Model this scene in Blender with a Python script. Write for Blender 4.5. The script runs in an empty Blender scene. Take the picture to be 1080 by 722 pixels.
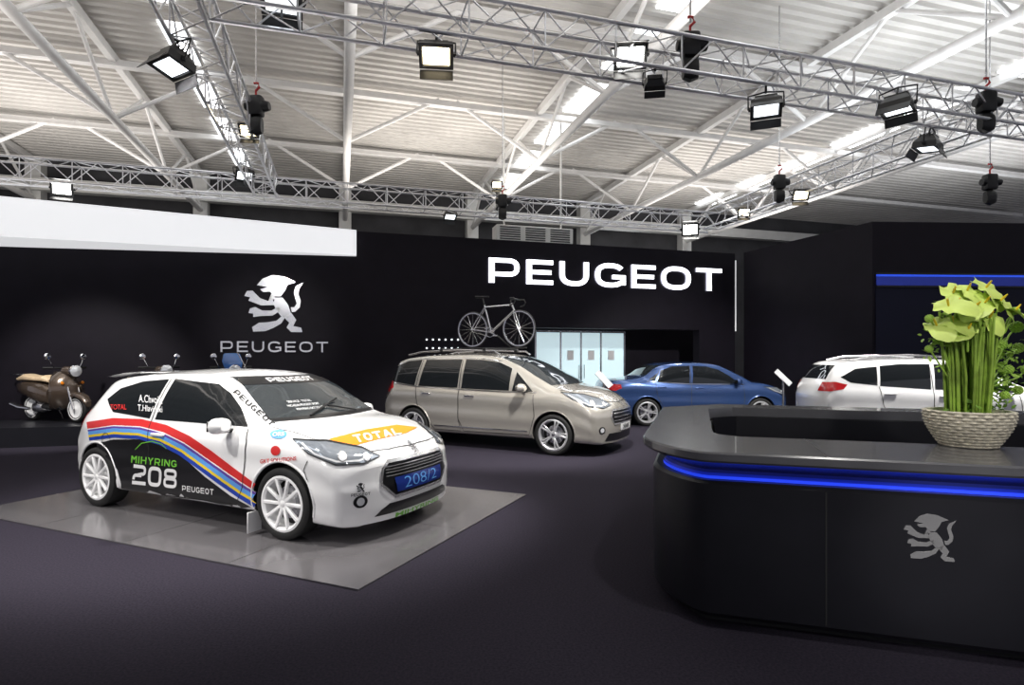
import bpy, bmesh, math, random
from mathutils import Vector, Matrix, Quaternion
from mathutils.bvhtree import BVHTree
random.seed(7)
SC = bpy.context.scene
COL = SC.collection
PI = math.pi
F, H, YH = 614.0, 1.55, 377.0
CAM = Vector((0, 0, H))
def at(px, py, Y): return Vector(((px-540)*Y/F, Y, H-(py-YH)*Y/F))
def G(px, py, z=0.0):
    Y = (H-z)*F/(py-YH); return Vector(((px-540)*Y/F, Y, z))
def ray(px, py): return Vector(((px-540)/F, 1.0, -(py-YH)/F))
def ray_plane(px, py, p0, n):
    d = ray(px, py); t = (Vector(p0)-CAM).dot(Vector(n))/d.dot(Vector(n)); return CAM+d*t
TH = math.atan(.293); CT, ST = math.cos(TH), math.sin(TH)
def uv(u, v, z=0.0): return Vector((u*CT-v*ST, u*ST+v*CT, z))
# ------------------------------------------------------------------ materials
def mat(name, col, rough=.5, metal=0.0, coat=0.0, emit=0.0, ecol=None, noise=0.0, nscale=8.0, bump=0.0, spec=.5):
    m = bpy.data.materials.new(name); m.use_nodes = True
    nt = m.node_tree; b = nt.nodes['Principled BSDF']
    c = (col[0], col[1], col[2], 1)
    b.inputs['Base Color'].default_value = c
    b.inputs['Roughness'].default_value = rough
    b.inputs['Metallic'].default_value = metal
    b.inputs['Coat Weight'].default_value = coat
    b.inputs['Coat Roughness'].default_value = .04
    b.inputs['Specular IOR Level'].default_value = spec
    if emit:
        e = ecol or col
        b.inputs['Emission Color'].default_value = (e[0], e[1], e[2], 1)
        b.inputs['Emission Strength'].default_value = emit
    if noise or bump:
        tc = nt.nodes.new('ShaderNodeTexCoord'); n = nt.nodes.new('ShaderNodeTexNoise')
        n.inputs['Scale'].default_value = nscale; n.inputs['Detail'].default_value = 4
        nt.links.new(tc.outputs['Object'], n.inputs['Vector'])
        if noise:
            r = nt.nodes.new('ShaderNodeValToRGB')
            r.color_ramp.elements[0].position = .3; r.color_ramp.elements[1].position = .7
            r.color_ramp.elements[0].color = tuple(max(0, x*(1-noise)) for x in col)+(1,)
            r.color_ramp.elements[1].color = tuple(min(1, x*(1+noise)) for x in col)+(1,)
            nt.links.new(n.outputs['Fac'], r.inputs['Fac']); nt.links.new(r.outputs['Color'], b.inputs['Base Color'])
        if bump:
            bp = nt.nodes.new('ShaderNodeBump'); bp.inputs['Strength'].default_value = bump
            nt.links.new(n.outputs['Fac'], bp.inputs['Height']); nt.links.new(bp.outputs['Normal'], b.inputs['Normal'])
    return m
M = {}
M['carpet'] = mat('carpet', (.029, .025, .037), .95, noise=.30, nscale=70, bump=.3, spec=.12)
M['panel'] = mat('floor_panel', (.21, .20, .21), .19, .45, noise=.05, nscale=2, spec=.7)
M['seam'] = mat('seam_dark', (.02, .02, .02), .6)
M['standwall'] = mat('stand_wall_black', (.0080, .0062, .0110), .6, noise=.15, nscale=3, spec=.18)
M['wallglow'] = mat('wall_navy_glow', (.004, .005, .020), .5, spec=.25)  # navy colour stands in for blue glow on the black wall
M['white'] = mat('white_paint', (.85, .85, .86), .5, noise=.02)
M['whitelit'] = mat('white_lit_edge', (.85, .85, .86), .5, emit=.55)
M['canopy'] = mat('canopy_white_glow', (.85, .86, .88), .5, emit=.74)  # emission added to brighten the white fascia, which is no lamp
M['hallwall'] = mat('hall_wall', (.05, .05, .055), .8, noise=.3, nscale=1)
M['hallwhite'] = mat('hall_white', (.70, .70, .68), .6, noise=.06, nscale=2)
M['roof'] = mat('roof_sheet', (.57, .55, .525), .5, noise=.12, nscale=.6)
M['steelwhite'] = mat('steel_white', (.80, .79, .78), .5, noise=.05, nscale=4)
M['alu'] = mat('aluminium', (.88, .88, .90), .36, .70, noise=.05, nscale=6)
M['chrome'] = mat('chrome', (.85, .85, .87), .10, 1.0)
M['silver'] = mat('polished_silver', (.97, .97, .99), .14, .80, noise=.03, nscale=5)
M['satin'] = mat('satin_metal', (.6, .6, .62), .25, 1.0)
M['black'] = mat('black_plastic', (.012, .012, .013), .45)
M['lens_on'] = mat('lamp_lens_bright', (1, .98, .93), .4, emit=30)
M['lens_soft'] = mat('lamp_lens_soft', (.8, .85, .9), .3, emit=2.2, ecol=(.9, .95, 1))
M['lens_warm'] = mat('lamp_lens_warm', (1, .90, .70), .4, emit=12, ecol=(1, .84, .55))
M['sky'] = mat('skylight_pane', (1, 1, 1), .5, emit=4.5, ecol=(.93, .97, 1))
M['letter'] = mat('lit_letter', (1, 1, 1), .4, emit=3.5, ecol=(.92, .94, 1))
M['letterside'] = mat('letter_side', (.5, .5, .6), .4, emit=.5, ecol=(.8, .8, 1))
M['frost'] = mat('frosted_glass', (.6, .8, .85), .3, emit=.72, ecol=(.66, .83, .88))
M['led'] = mat('blue_led', (.02, .05, 1), .4, emit=.75, ecol=(.016, .06, .90))
M['glowmid'] = mat('blue_glow_mid', (.01, .03, .40), .35, emit=.24, ecol=(.008, .03, .7))  # painted glow: middle step of the strip's falloff
M['glowdim'] = mat('blue_glow_dim', (.01, .02, .15), .35, emit=.09, ecol=(.006, .02, .6))  # painted glow: faintest step of the strip's falloff
M['ledline'] = mat('blue_led_line', (.02, .05, .9), .4, emit=.6, ecol=(.03, .12, .9))
M['glowsoft'] = mat('blue_glow_soft', (.02, .04, .30), .4, emit=.12, ecol=(.02, .05, .65))  # painted glow fading below the bright blue line
M['rubber'] = mat('rubber', (.012, .012, .012), .75, noise=.2, nscale=30)
M['arch'] = mat('arch_dark', (.006, .006, .006), .8)
M['glass'] = mat('dark_glass', (.010, .012, .014), .04, coat=.3)
M['glass2'] = mat('screen_glass', (.030, .036, .040), .05, coat=.3)
M['pwhite'] = mat('paint_white', (.92, .92, .92), .22, coat=1.0, noise=.01)
M['pbeige'] = mat('paint_champagne', (.60, .57, .51), .26, .60, coat=1.0, noise=.03, nscale=200)
M['pblue'] = mat('paint_blue', (.045, .095, .26), .26, .5, coat=1.0, noise=.03, nscale=200)
M['rimwhite'] = mat('rim_white', (.92, .92, .92), .35)
M['rimsilver'] = mat('rim_silver', (.70, .70, .72), .28, .6)
M['headlamp'] = mat('headlamp', (.26, .29, .33), .06, .45, coat=1.0)
M['headin'] = mat('headlamp_inner', (.92, .94, .97), .12, .4, coat=1.0)
M['taillamp'] = mat('taillamp', (.36, .008, .012), .15, coat=1.0, emit=.08, ecol=(1, .02, .02))
M['red'] = mat('vinyl_red', (.62, .03, .03), .35)
M['orange'] = mat('vinyl_orange', (.90, .27, .01), .35)
M['yellow'] = mat('vinyl_yellow', (.85, .62, .03), .35)
M['blue'] = mat('vinyl_blue', (.02, .06, .42), .35)
M['plateblue'] = mat('vinyl_plate_blue', (.015, .035, .22), .2, coat=.6)
M['ltblue'] = mat('vinyl_light_blue', (.12, .36, .80), .35)
M['purple'] = mat('vinyl_purple', (.12, .06, .36), .35)
M['green'] = mat('vinyl_green', (.16, .50, .05), .35)
M['vblack'] = mat('vinyl_black', (.010, .010, .011), .3, coat=.4)
M['vwhite'] = mat('vinyl_white', (.85, .85, .85), .35)
M['plate'] = mat('number_plate', (.75, .75, .75), .4)
M['tan'] = mat('tan_leather', (.74, .56, .36), .5, noise=.1, nscale=20)
M['scbrown'] = mat('scooter_bronze', (.11, .080, .060), .2, .4, coat=1.0)
M['scblue'] = mat('scooter_blue', (.03, .14, .45), .2, coat=1.0)
M['counter'] = mat('counter_black', (.013, .013, .017), .34, noise=.1, nscale=4, spec=.4)
M['countertop'] = mat('counter_top', (.10, .10, .108), .25, noise=.08, nscale=4, spec=.9, coat=.3)
M['stem'] = mat('reed_green', (.30, .46, .06), .5, noise=.40, nscale=12)
M['leaf'] = mat('leaf_green', (.40, .62, .09), .45, noise=.25, nscale=9)
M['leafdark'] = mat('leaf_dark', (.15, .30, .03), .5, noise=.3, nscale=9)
M['flower'] = mat('flower_lime', (.68, .84, .20), .45, noise=.12, nscale=6)
M['wicker'] = mat('wicker', (.68, .63, .50), .75, noise=.32, nscale=45, bump=.6)
# ------------------------------------------------------------------ helpers
def tag(o, label=None, cat=None, group=None, kind=None):
    if label: o['label'] = label
    if cat: o['category'] = cat
    if group: o['group'] = group
    if kind: o['kind'] = kind
    return o
def empty(name, loc=(0, 0, 0), rz=0.0, label=None, cat=None, group=None, q=None):
    o = bpy.data.objects.new(name, None); COL.objects.link(o); o.location = loc
    if q is not None: o.rotation_mode = 'QUATERNION'; o.rotation_quaternion = q
    else: o.rotation_euler = (0, 0, rz)
    o.empty_display_size = .1
    return tag(o, label, cat, group)
def link(name, me, parent=None):
    o = bpy.data.objects.new(name, me); COL.objects.link(o)
    if parent: o.parent = parent
    return o
class MB:
    def __init__(s): s.bm = bmesh.new()
    def box(s, c, size, R=None, bev=0.0, seg=2):
        m = Matrix.Translation(c) @ (R.to_4x4() if R is not None else Matrix.Identity(4)) @ Matrix.Diagonal((size[0], size[1], size[2], 1))
        r = bmesh.ops.create_cube(s.bm, size=1, matrix=m)
        if bev:
            es = list({e for v in r['verts'] for e in v.link_edges})
            bmesh.ops.bevel(s.bm, geom=es, offset=bev, segments=seg, affect='EDGES', profile=.5)
        return s
    def tube(s, p, q, r, n=8, r2=None):
        p, q = Vector(p), Vector(q); d = q-p
        if d.length < 1e-6: return s
        m = Matrix.Translation((p+q)/2) @ d.to_track_quat('Z', 'Y').to_matrix().to_4x4()
        bmesh.ops.create_cone(s.bm, cap_ends=True, segments=n, radius1=r, radius2=r if r2 is None else r2, depth=d.length, matrix=m)
        return s
    def ball(s, c, r, sub=2):
        bmesh.ops.create_icosphere(s.bm, subdivisions=sub, radius=r, matrix=Matrix.Translation(c)); return s
    def path(s, pts, r, n=8):
        pts = [Vector(p) for p in pts]; rings = []
        for i, p in enumerate(pts):
            a = pts[max(0, i-1)]; b = pts[min(len(pts)-1, i+1)]
            Q = (b-a).normalized().to_track_quat('Z', 'Y')
            rr = r[i] if isinstance(r, (list, tuple)) else r
            rings.append([s.bm.verts.new(p+Q @ Vector((math.cos(2*PI*k/n)*rr, math.sin(2*PI*k/n)*rr, 0))) for k in range(n)])
        for a, b in zip(rings, rings[1:]):
            for k in range(n):
                s.bm.faces.new((a[k], a[(k+1) % n], b[(k+1) % n], b[k]))
        s.bm.faces.new(rings[0][::-1]); s.bm.faces.new(rings[-1])
        return s
    def lathe(s, prof, n=32, mtx=Matrix.Identity(4), axis='Z', close=False):
        rings = []
        for r, z in prof:
            ring = []
            for k in range(n):
                a = 2*PI*k/n
                if axis == 'Z': v = Vector((r*math.cos(a), r*math.sin(a), z))
                elif axis == 'Y': v = Vector((r*math.cos(a), z, r*math.sin(a)))
                else: v = Vector((z, r*math.cos(a), r*math.sin(a)))
                ring.append(s.bm.verts.new(mtx @ v))
            rings.append(ring)
        prs = list(zip(rings, rings[1:]))
        if close: prs.append((rings[-1], rings[0]))
        for a, b in prs:
            for k in range(n): s.bm.faces.new((a[k], a[(k+1) % n], b[(k+1) % n], b[k]))
        return s
    def prism(s, poly, p0, ex, ey, h):
        ex, ey, p0 = Vector(ex), Vector(ey), Vector(p0); n = ex.cross(ey).normalized()
        a = [s.bm.verts.new(p0+ex*x+ey*y) for x, y in poly]; b = [s.bm.verts.new(p0+ex*x+ey*y+n*h) for x, y in poly]
        s.bm.faces.new(a[::-1]); s.bm.faces.new(b)
        for i in range(len(a)):
            j = (i+1) % len(a); s.bm.faces.new((a[i], a[j], b[j], b[i]))
        return s
    def loft(s, secs, n=16):
        rings = []
        for q in secs:
            x, w, z0, z1 = q[:4]; yc = q[4] if len(q) > 4 else 0
            ring = []
            for k in range(n):
                a = 2*PI*k/n; c, sn = math.cos(a), math.sin(a)
                e = .75
                ring.append(s.bm.verts.new((x, yc+w*math.copysign(abs(c)**e, c), (z0+z1)/2+(z1-z0)/2*math.copysign(abs(sn)**e, sn))))
            rings.append(ring)
        for a, b in zip(rings, rings[1:]):
            for k in range(n): s.bm.faces.new((a[k], a[(k+1) % n], b[(k+1) % n], b[k]))
        s.bm.faces.new(rings[0][::-1]); s.bm.faces.new(rings[-1]); return s
    def quad(s, *pts):
        s.bm.faces.new([s.bm.verts.new(p) for p in pts]); return s
    def build(s, name, m, parent=None, smooth=True, origin=None, ang=38, mtx=None):
        bm = s.bm
        lone = [v for v in bm.verts if not v.link_faces]
        if lone: bmesh.ops.delete(bm, geom=lone, context='VERTS')
        if mtx is not None: bmesh.ops.transform(bm, matrix=mtx, verts=bm.verts)
        if origin is not None: bmesh.ops.translate(bm, vec=-Vector(origin), verts=bm.verts)
        bmesh.ops.recalc_face_normals(bm, faces=bm.faces)
        me = bpy.data.meshes.new(name); bm.to_mesh(me); bm.free()
        for mm in (m if isinstance(m, list) else [m]): me.materials.append(mm)
        if smooth:
            for p in me.polygons: p.use_smooth = True
            me.set_sharp_from_angle(angle=math.radians(ang))
        o = link(name, me, parent)
        return o
def solo(mb, name, m, label=None, cat=None, group=None, kind=None, loc=None, smooth=True):
    bb = [v.co for v in mb.bm.verts]
    c = Vector(loc) if loc is not None else Vector((sum(v.x for v in bb)/len(bb), sum(v.y for v in bb)/len(bb), min(v.z for v in bb)))
    o = mb.build(name, m, smooth=smooth, origin=c); o.location = c
    return tag(o, label, cat, group, kind)
def pchip(T, x):
    if x <= T[0][0]: return T[0][1]
    if x >= T[-1][0]: return T[-1][1]
    n = len(T)
    for i in range(n-1):
        if T[i][0] <= x <= T[i+1][0]: break
    def dl(k): return (T[k+1][1]-T[k][1])/(T[k+1][0]-T[k][0])
    def sl(k):
        if k == 0: return dl(0)
        if k == n-1: return dl(n-2)
        a, b = dl(k-1), dl(k)
        return 0 if a*b <= 0 else 2*a*b/(a+b)
    h = T[i+1][0]-T[i][0]; t = (x-T[i][0])/h
    return ((2*t**3-3*t*t+1)*T[i][1]+(t**3-2*t*t+t)*h*sl(i)+(-2*t**3+3*t*t)*T[i+1][1]+(t**3-t*t)*h*sl(i+1))
def chaikin(p, k):
    for _ in range(k):
        q = [p[0]]
        for a, b in zip(p, p[1:]):
            q.append((a[0]*.75+b[0]*.25, a[1]*.75+b[1]*.25)); q.append((a[0]*.25+b[0]*.75, a[1]*.25+b[1]*.75))
        q.append(p[-1]); p = q
    return p
_tc = {}
def text_mesh(txt, bold=0.0, shear=0.0):
    k = (txt, bold, shear)
    if k in _tc: return _tc[k]
    cu = bpy.data.curves.new('t', 'FONT'); cu.body = txt; cu.offset = bold; cu.shear = shear; cu.resolution_u = 6
    o = bpy.data.objects.new('t', cu); COL.objects.link(o)
    bpy.context.view_layer.update()
    dg = bpy.context.evaluated_depsgraph_get()
    me = bpy.data.meshes.new_from_object(o.evaluated_get(dg))
    V = [(v.co.x, v.co.y) for v in me.vertices]; P = [tuple(p.vertices) for p in me.polygons]
    bpy.data.objects.remove(o); bpy.data.curves.remove(cu); bpy.data.meshes.remove(me)
    x0, x1 = min(v[0] for v in V), max(v[0] for v in V); y0, y1 = min(v[1] for v in V), max(v[1] for v in V)
    _tc[k] = ([((x-x0)/(x1-x0), (y-y0)/(y1-y0)) for x, y in V], P, (x1-x0)/(y1-y0))
    return _tc[k]
def text_bm(txt, quad, bold=0.0, shear=0.0):
    V, P, _ = text_mesh(txt, bold, shear); bm = bmesh.new(); vs = []
    bl, br, tr, tl = [Vector(q) for q in quad]
    for x, y in V:
        p = (bl*(1-x)+br*x)*(1-y)+(tl*(1-x)+tr*x)*y; vs.append(bm.verts.new((p.x, p.y, 0)))
    for f in P:
        try: bm.faces.new([vs[i] for i in f])
        except ValueError: pass
    return bm
def poly_bm(poly):
    bm = bmesh.new(); bm.faces.new([bm.verts.new((x, y, 0)) for x, y in poly]); return bm
def strip_bm(pl, w, closed=False, bm=None):
    bm = bm or bmesh.new(); L, Rr = [], []; n = len(pl)
    for i, p in enumerate(pl):
        a = Vector(pl[(i-1) % n] if closed else pl[max(0, i-1)]); b = Vector(pl[(i+1) % n] if closed else pl[min(n-1, i+1)])
        d = (b-a).normalized(); nn = Vector((-d.y, d.x))
        ww = w[i] if isinstance(w, (list, tuple)) else w
        L.append(bm.verts.new((p[0]+nn.x*ww/2, p[1]+nn.y*ww/2, 0))); Rr.append(bm.verts.new((p[0]-nn.x*ww/2, p[1]-nn.y*ww/2, 0)))
    for i in range(n if closed else n-1):
        j = (i+1) % n; bm.faces.new((L[i], L[j], Rr[j], Rr[i]))
    return bm
def wide_letter(ch, w, t, bm=None):
    # broad even-stroke characters, one unit high
    bm = bm or bmesh.new(); th = t*.86
    def bx(x0, y0, x1, y1): bm.faces.new([bm.verts.new((x, y, 0)) for x, y in ((x0, y0), (x1, y0), (x1, y1), (x0, y1))])
    def pg(*P): bm.faces.new([bm.verts.new((x, y, 0)) for x, y in P])
    def se(cx, cy, rx, ry, a0, a1, n=28, e=2.6):
        o = []
        for i in range(n+1):
            a = math.radians(a0+(a1-a0)*i/n); c, s = math.cos(a), math.sin(a)
            o.append((cx+rx*math.copysign(abs(c)**(2/e), c), cy+ry*math.copysign(abs(s)**(2/e), s)))
        return o
    if ch == 'E':
        bx(0, 0, t, 1); bx(t, 0, w, th); bx(t, 1-th, w, 1); bx(t, .5-th/2, w*.93, .5+th/2)
    elif ch == 'T': bx(0, 1-th, w, 1); bx(w/2-t/2, 0, w/2+t/2, 1-th)
    elif ch in 'PR':
        bx(0, 0, t, 1); yb = .40 if ch == 'R' else .36; ry = (1-th/2-yb)/2; cy = yb+ry
        strip_bm([(t, 1-th/2)]+se(w-.32-t/2, cy, .32, ry, 90, -90)+[(t, yb)], th, False, bm)
        if ch == 'R': pg((w*.42, yb), (w*.42+t*1.3, yb), (w, 0), (w-t*1.3, 0))
    elif ch == 'U':
        strip_bm([(t/2, 1), (t/2, .6)]+se(w/2, .5, w/2-t/2, .5-th/2, 180, 360)+[(w-t/2, .6), (w-t/2, 1)], t*.95, False, bm)
    elif ch in 'O':
        strip_bm(se(w/2, .5, w/2-t/2, .5-th/2, 0, 360, 48)[:-1], t*.95, True, bm)
    elif ch == '0':
        strip_bm(se(w/2, .5, w/2-t/2, .5-th/2, 0, 360, 48, 3.6)[:-1], t*.95, True, bm)
    elif ch == '8':
        strip_bm(se(w/2, .74, w/2-t/2-.03, .26-th/2, 0, 360, 40, 3.4)[:-1], t*.85, True, bm); strip_bm(se(w/2, .285, w/2-t/2, .285-th/2, 0, 360, 40, 3.4)[:-1], t*.85, True, bm)
    elif ch == '2':
        strip_bm([(t*.3, 1-th/2)]+se(w-.24-t/2, .735, .24, .265-th/2, 90, -90, 20, 3)+se(.24+t/2, .235, .24, .235, 90, 180, 14, 3), th, False, bm); bx(0, 0, w, th)
        bx(.24+t/2, .47-th/2, w-.24-t/2, .47+th/2)
    elif ch == 'G':
        strip_bm(se(w/2, .5, w/2-t/2, .5-th/2, 36, 318, 44), t*.95, False, bm); bx(w-t, .10, w, .52); bx(w*.56, .52-th, w-t, .52)
    elif ch == 'M':
        bx(0, 0, t, 1); bx(w-t, 0, w, 1); pg((t, 1), (t, 1-t*1.5), (w/2, .38), (w/2, .38+t*1.6)); pg((w-t, 1), (w/2, .38+t*1.6), (w/2, .38), (w-t, 1-t*1.5))
    elif ch == 'I': bx(w/2-t/2, 0, w/2+t/2, 1)
    elif ch == 'H': bx(0, 0, t, 1); bx(w-t, 0, w, 1); bx(t, .5-th/2, w-t, .5+th/2)
    elif ch == 'Y': pg((0, 1), (w/2-t/2, .42), (w/2+t/2, .42), (t*1.2, 1)); pg((w, 1), (w-t*1.2, 1), (w/2-t/2, .42), (w/2+t/2, .42)); bx(w/2-t/2, 0, w/2+t/2, .42)
    elif ch == 'N': bx(0, 0, t, 1); bx(w-t, 0, w, 1); pg((t, 1), (t, 1-t*1.6), (w-t, 0), (w-t, t*1.6))
    elif ch == 'A': pg((0, 0), (w/2-t*.6, 1), (w/2+t*.6, 1), (t*1.1, 0)); pg((w, 0), (w-t*1.1, 0), (w/2-t*.6, 1), (w/2+t*.6, 1)); bx(w*.25, .24, w*.75, .24+th)
    elif ch == 'L': bx(0, 0, t, 1); bx(t, 0, w, th)
    return bm
def wide_text(txt, quad, t=.2, w=1.0, gap=.2):
    bm = bmesh.new(); x = 0
    for ch in txt:
        wd = t*1.2 if ch == 'I' else w; n0 = len(bm.verts); wide_letter(ch, wd, t, bm); bm.verts.ensure_lookup_table()
        for v in list(bm.verts)[n0:]: v.co.x += x
        x += wd+gap
    L = x-gap; bl, br, tr, tl = [Vector(q) for q in quad]
    for v in bm.verts:
        a, b = v.co.x/L, v.co.y; p = (bl*(1-a)+br*a)*(1-b)+(tl*(1-a)+tr*a)*b; v.co = (p.x, p.y, 0)
    return bm
def densify(bm, L):
    bmesh.ops.triangulate(bm, faces=bm.faces)
    for _ in range(7):
        es = [e for e in bm.edges if e.calc_length() > L]
        if not es: break
        bmesh.ops.subdivide_edges(bm, edges=es, cuts=1)
        bmesh.ops.triangulate(bm, faces=[f for f in bm.faces if len(f.verts) > 3])
def circ(cx, cy, rx, ry=None, n=22): return [(cx+rx*math.cos(2*PI*k/n), cy+(ry or rx)*math.sin(2*PI*k/n)) for k in range(n)]
def A3(d, pts):
    d = Vector((d[0], d[1])).normalized(); r = Vector((d.y, -d.x))
    return [(r.x*x+r.y*y, z) for x, y, z in pts]
# rampant lion, facing left, drawn as angular bars, 100 high and about 97 wide
LION = [[(20, 84), (31, 96), (50, 103), (72, 101), (96, 92), (80, 87), (75, 76), (66, 65), (54, 65), (45, 73), (32, 72), (26, 77), (40, 81)],
 [(48, 70), (58, 61), (42, 56), (26, 61), (12, 74), (1, 73), (-4, 64), (7, 62), (4, 56), (28, 48), (54, 49)],
 [(57, 59), (63, 47), (48, 39), (30, 39), (17, 45), (7, 42), (4, 34), (13, 33), (13, 27), (28, 29), (50, 30), (67, 40)],
 [(55, 63), (70, 63), (81, 50), (86, 36), (79, 24), (66, 30), (56, 42), (52, 53)],
 [(60, 42), (70, 31), (58, 21), (40, 18), (24, 17), (11, 9), (13, 1), (36, 2), (52, 8), (67, 16), (75, 27)],
 [(73, 31), (87, 36), (97, 23), (91, 12), (107, 9), (109, 1), (87, 1), (78, 9), (83, 18), (76, 24)],
 [(86, 46), (93, 46), (98, 53), (95, 63), (92, 73), (96, 84), (112, 92), (103, 80), (101, 70), (106, 58), (104, 46), (95, 38), (88, 37)]]
LION = [[(x*.86+3, y) for x, y in P] for P in LION]
def lion_flat(cx, z0, size, kx=1, ky=1):
    bm = bmesh.new(); s = size/103
    for P in LION: bm.faces.new([bm.verts.new((cx+(x-50)*s*kx, z0+y*s*ky, 0)) for x, y in P])
    return bm
# ------------------------------------------------------------------ cars
class Car: pass
def make_car(name, label, cat, loc, yaw, sp, paint):
    c = Car(); c.sp = sp
    c.M = Matrix.Translation(loc) @ Matrix.Rotation(yaw, 4, 'Z'); c.Mi = c.M.inverted()
    xr, xf, W = sp['xr'], sp['xf'], sp['W']
    N = 100; rows = []
    for i in range(N+1):
        t = i/N; tt = .45*t+.55*(.5-.5*math.cos(PI*t)); x = xr+(xf-xr)*tt
        zt = pchip(sp['zt'], x); ed = pchip(sp['ed'], x); zs = min(pchip(sp['zs'], x), zt-ed-.012)
        zb = pchip(sp['zb'], x); hw = W*pchip(sp['plan'], x); rw = min(pchip(sp['rw'], x), hw*.92); h = zs-zb
        pts = [(.80*hw, zb), (.95*hw, zb+.015), (.985*hw, zb+.09), (.983*hw, zb+.26*h), (1.0*hw, zb+.42*h), (.986*hw, zb+.62*h), (.997*hw, zb+.80*h), (.985*hw, zb+.91*h), (.95*hw, zs)]
        S0 = Vector((.95*hw, zs)); E = Vector((rw, zt-ed))
        for q in (.25, .5, .75):
            p = S0.lerp(E, q); pts.append((p.x+.045*math.sin(PI*q)*max(0, zt-zs), p.y))
        pts.append((E.x, E.y))
        for u in (.08, .3, .55, .8, 1.0): pts.append((rw*(1-u), zt-ed*(1-u)**2))
        pts = chaikin(pts, 2)
        for xe, sg in ((xf, 1), (xr, -1)):
            q = ((x-xe)*sg+.06)/.06
            if q > 0:
                e = 1-math.sqrt(max(0, 1-.98*q*q)); zc = (zb+zt)/2
                pts = [(y*(1-.06*e), zc+(z-zc)*(1-.08*e)) for y, z in pts]
        rows.append((x, pts))
    xw, xw2 = sp['xw']
    def warp(x, y, z):
        r = (min(abs(y)/W, 1.1))
        if x > xw:
            t = ((x-xw)/(xf-xw))**1.6; x -= t*(sp['cf']*r**2.8+pchip(sp['nose'], z))
        if x < xw2:
            t = ((xw2-x)/(xw2-xr))**1.6; x += t*(sp['cr']*r**2.6+pchip(sp['tail'], z))
        return (x, y, z)
    bm = bmesh.new(); rings = []
    for x, pts in rows:
        prof = [(-y, z) for y, z in pts]+[(y, z) for y, z in pts[:-1][::-1]]
        rings.append([bm.verts.new(warp(x, y, z)) for y, z in prof])
    n = len(rings[0])
    for a, b in zip(rings, rings[1:]):
        for k in range(n): bm.faces.new((a[k], a[(k+1) % n], b[(k+1) % n], b[k]))
    J = 18
    for (x, pts) in (rows[0], rows[-1]):
        g = []
        for y, z in pts: g.append([bm.verts.new(warp(x, -y+2*y*j/J, z)) for j in range(J+1)])
        for a, b in zip(g, g[1:]):
            for j in range(J): bm.faces.new((a[j], a[j+1], b[j+1], b[j]))
    bmesh.ops.remove_doubles(bm, verts=bm.verts, dist=.0004)
    bmesh.ops.dissolve_degenerate(bm, edges=bm.edges, dist=.0002)
    bmesh.ops.recalc_face_normals(bm, faces=bm.faces)
    c.bvh = BVHTree.FromBMesh(bm)
    me = bpy.data.meshes.new('body'); bm.to_mesh(me); bm.free()
    me.materials.append(paint); me.materials.append(M['arch'])
    body = link('body', me)
    cut = MB(); wb, R, ar = sp['wb']/2, sp['R'], sp['arch']
    for sx in (-1, 1):
        for sy in (-1, 1):
            cut.tube((sx*wb, sy*(W-.34), R+.01), (sx*wb, sy*(W+.3), R+.01), ar, 56)
    co = cut.build('cutter', [paint, M['arch']])
    for p in co.data.polygons: p.material_index = 1
    md = body.modifiers.new('b', 'BOOLEAN'); md.object = co; md.operation = 'DIFFERENCE'; md.solver = 'EXACT'
    bpy.context.view_layer.update(); dg = bpy.context.evaluated_depsgraph_get()
    me2 = bpy.data.meshes.new_from_object(body.evaluated_get(dg)); body.modifiers.clear(); body.data = me2
    bpy.data.objects.remove(co)
    for p in me2.polygons: p.use_smooth = True
    me2.set_sharp_from_angle(angle=math.radians(42))
    c.root = empty(name, loc, yaw, label, cat); body.parent = c.root; c.body = body
    for sx in (-1, 1):
        for sy in (-1, 1):
            w = sp['wheel'](R, sp['tw']); w.parent = c.root
            w.location = (sx*wb, sy*(W-.012-sp['tw']/2), R)
            w.rotation_euler = (0, 0, 0 if sy < 0 else PI)
            pl = []
            for k in range(33):
                a = math.radians(-14)+math.radians(208)*k/32
                x, z = sx*wb+(ar+.006)*math.cos(a), R+.01+(ar+.006)*math.sin(a)
                h = c.bvh.ray_cast(Vector((x, -5, z)), Vector((0, 1, 0)))
                if h[0] is not None and abs(h[0].y) > .5*W: pl.append((x, sy*(abs(h[0].y)-.004), z))
            if len(pl) > 6:
                b = MB(); b.path(pl, .013, 8); b.build('wheel_arch', sp.get('archm', paint), c.root)
    return c
def car_arch_hit(c, p):
    for sx in (-1, 1):
        if math.hypot(p.x-sx*c.sp['wb']/2, p.z-c.sp['R']-.01) < c.sp['arch']+.004 and abs(p.y) > c.sp['W']*.55: return True
    return False
def finish_decal(c, bm, hits, name, m, mirror, label, maxe=.16, parent=None):
    kill = [f for f in bm.faces if any(hits.get(v) is None for v in f.verts) or all(car_arch_hit(c, hits[v]) for v in f.verts)]
    bmesh.ops.delete(bm, geom=kill, context='FACES')
    for v in bm.verts: v.co = hits[v] if hits.get(v) is not None else v.co
    kill = [f for f in bm.faces if any(e.calc_length() > maxe for e in f.edges)]
    bmesh.ops.delete(bm, geom=kill, context='FACES')
    lone = [v for v in bm.verts if not v.link_faces]
    bmesh.ops.delete(bm, geom=lone, context='VERTS')
    out = []
    for k in range(2 if mirror else 1):
        me = bpy.data.meshes.new(name)
        if k:
            for v in bm.verts: v.co.y *= -1
            bmesh.ops.reverse_faces(bm, faces=bm.faces)
        bm.to_mesh(me); me.materials.append(m)
        for p in me.polygons: p.use_smooth = True
        o = link(name, me, parent or c.root)
        if label: o['label'] = label
        out.append(o)
    bm.free(); return out
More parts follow.
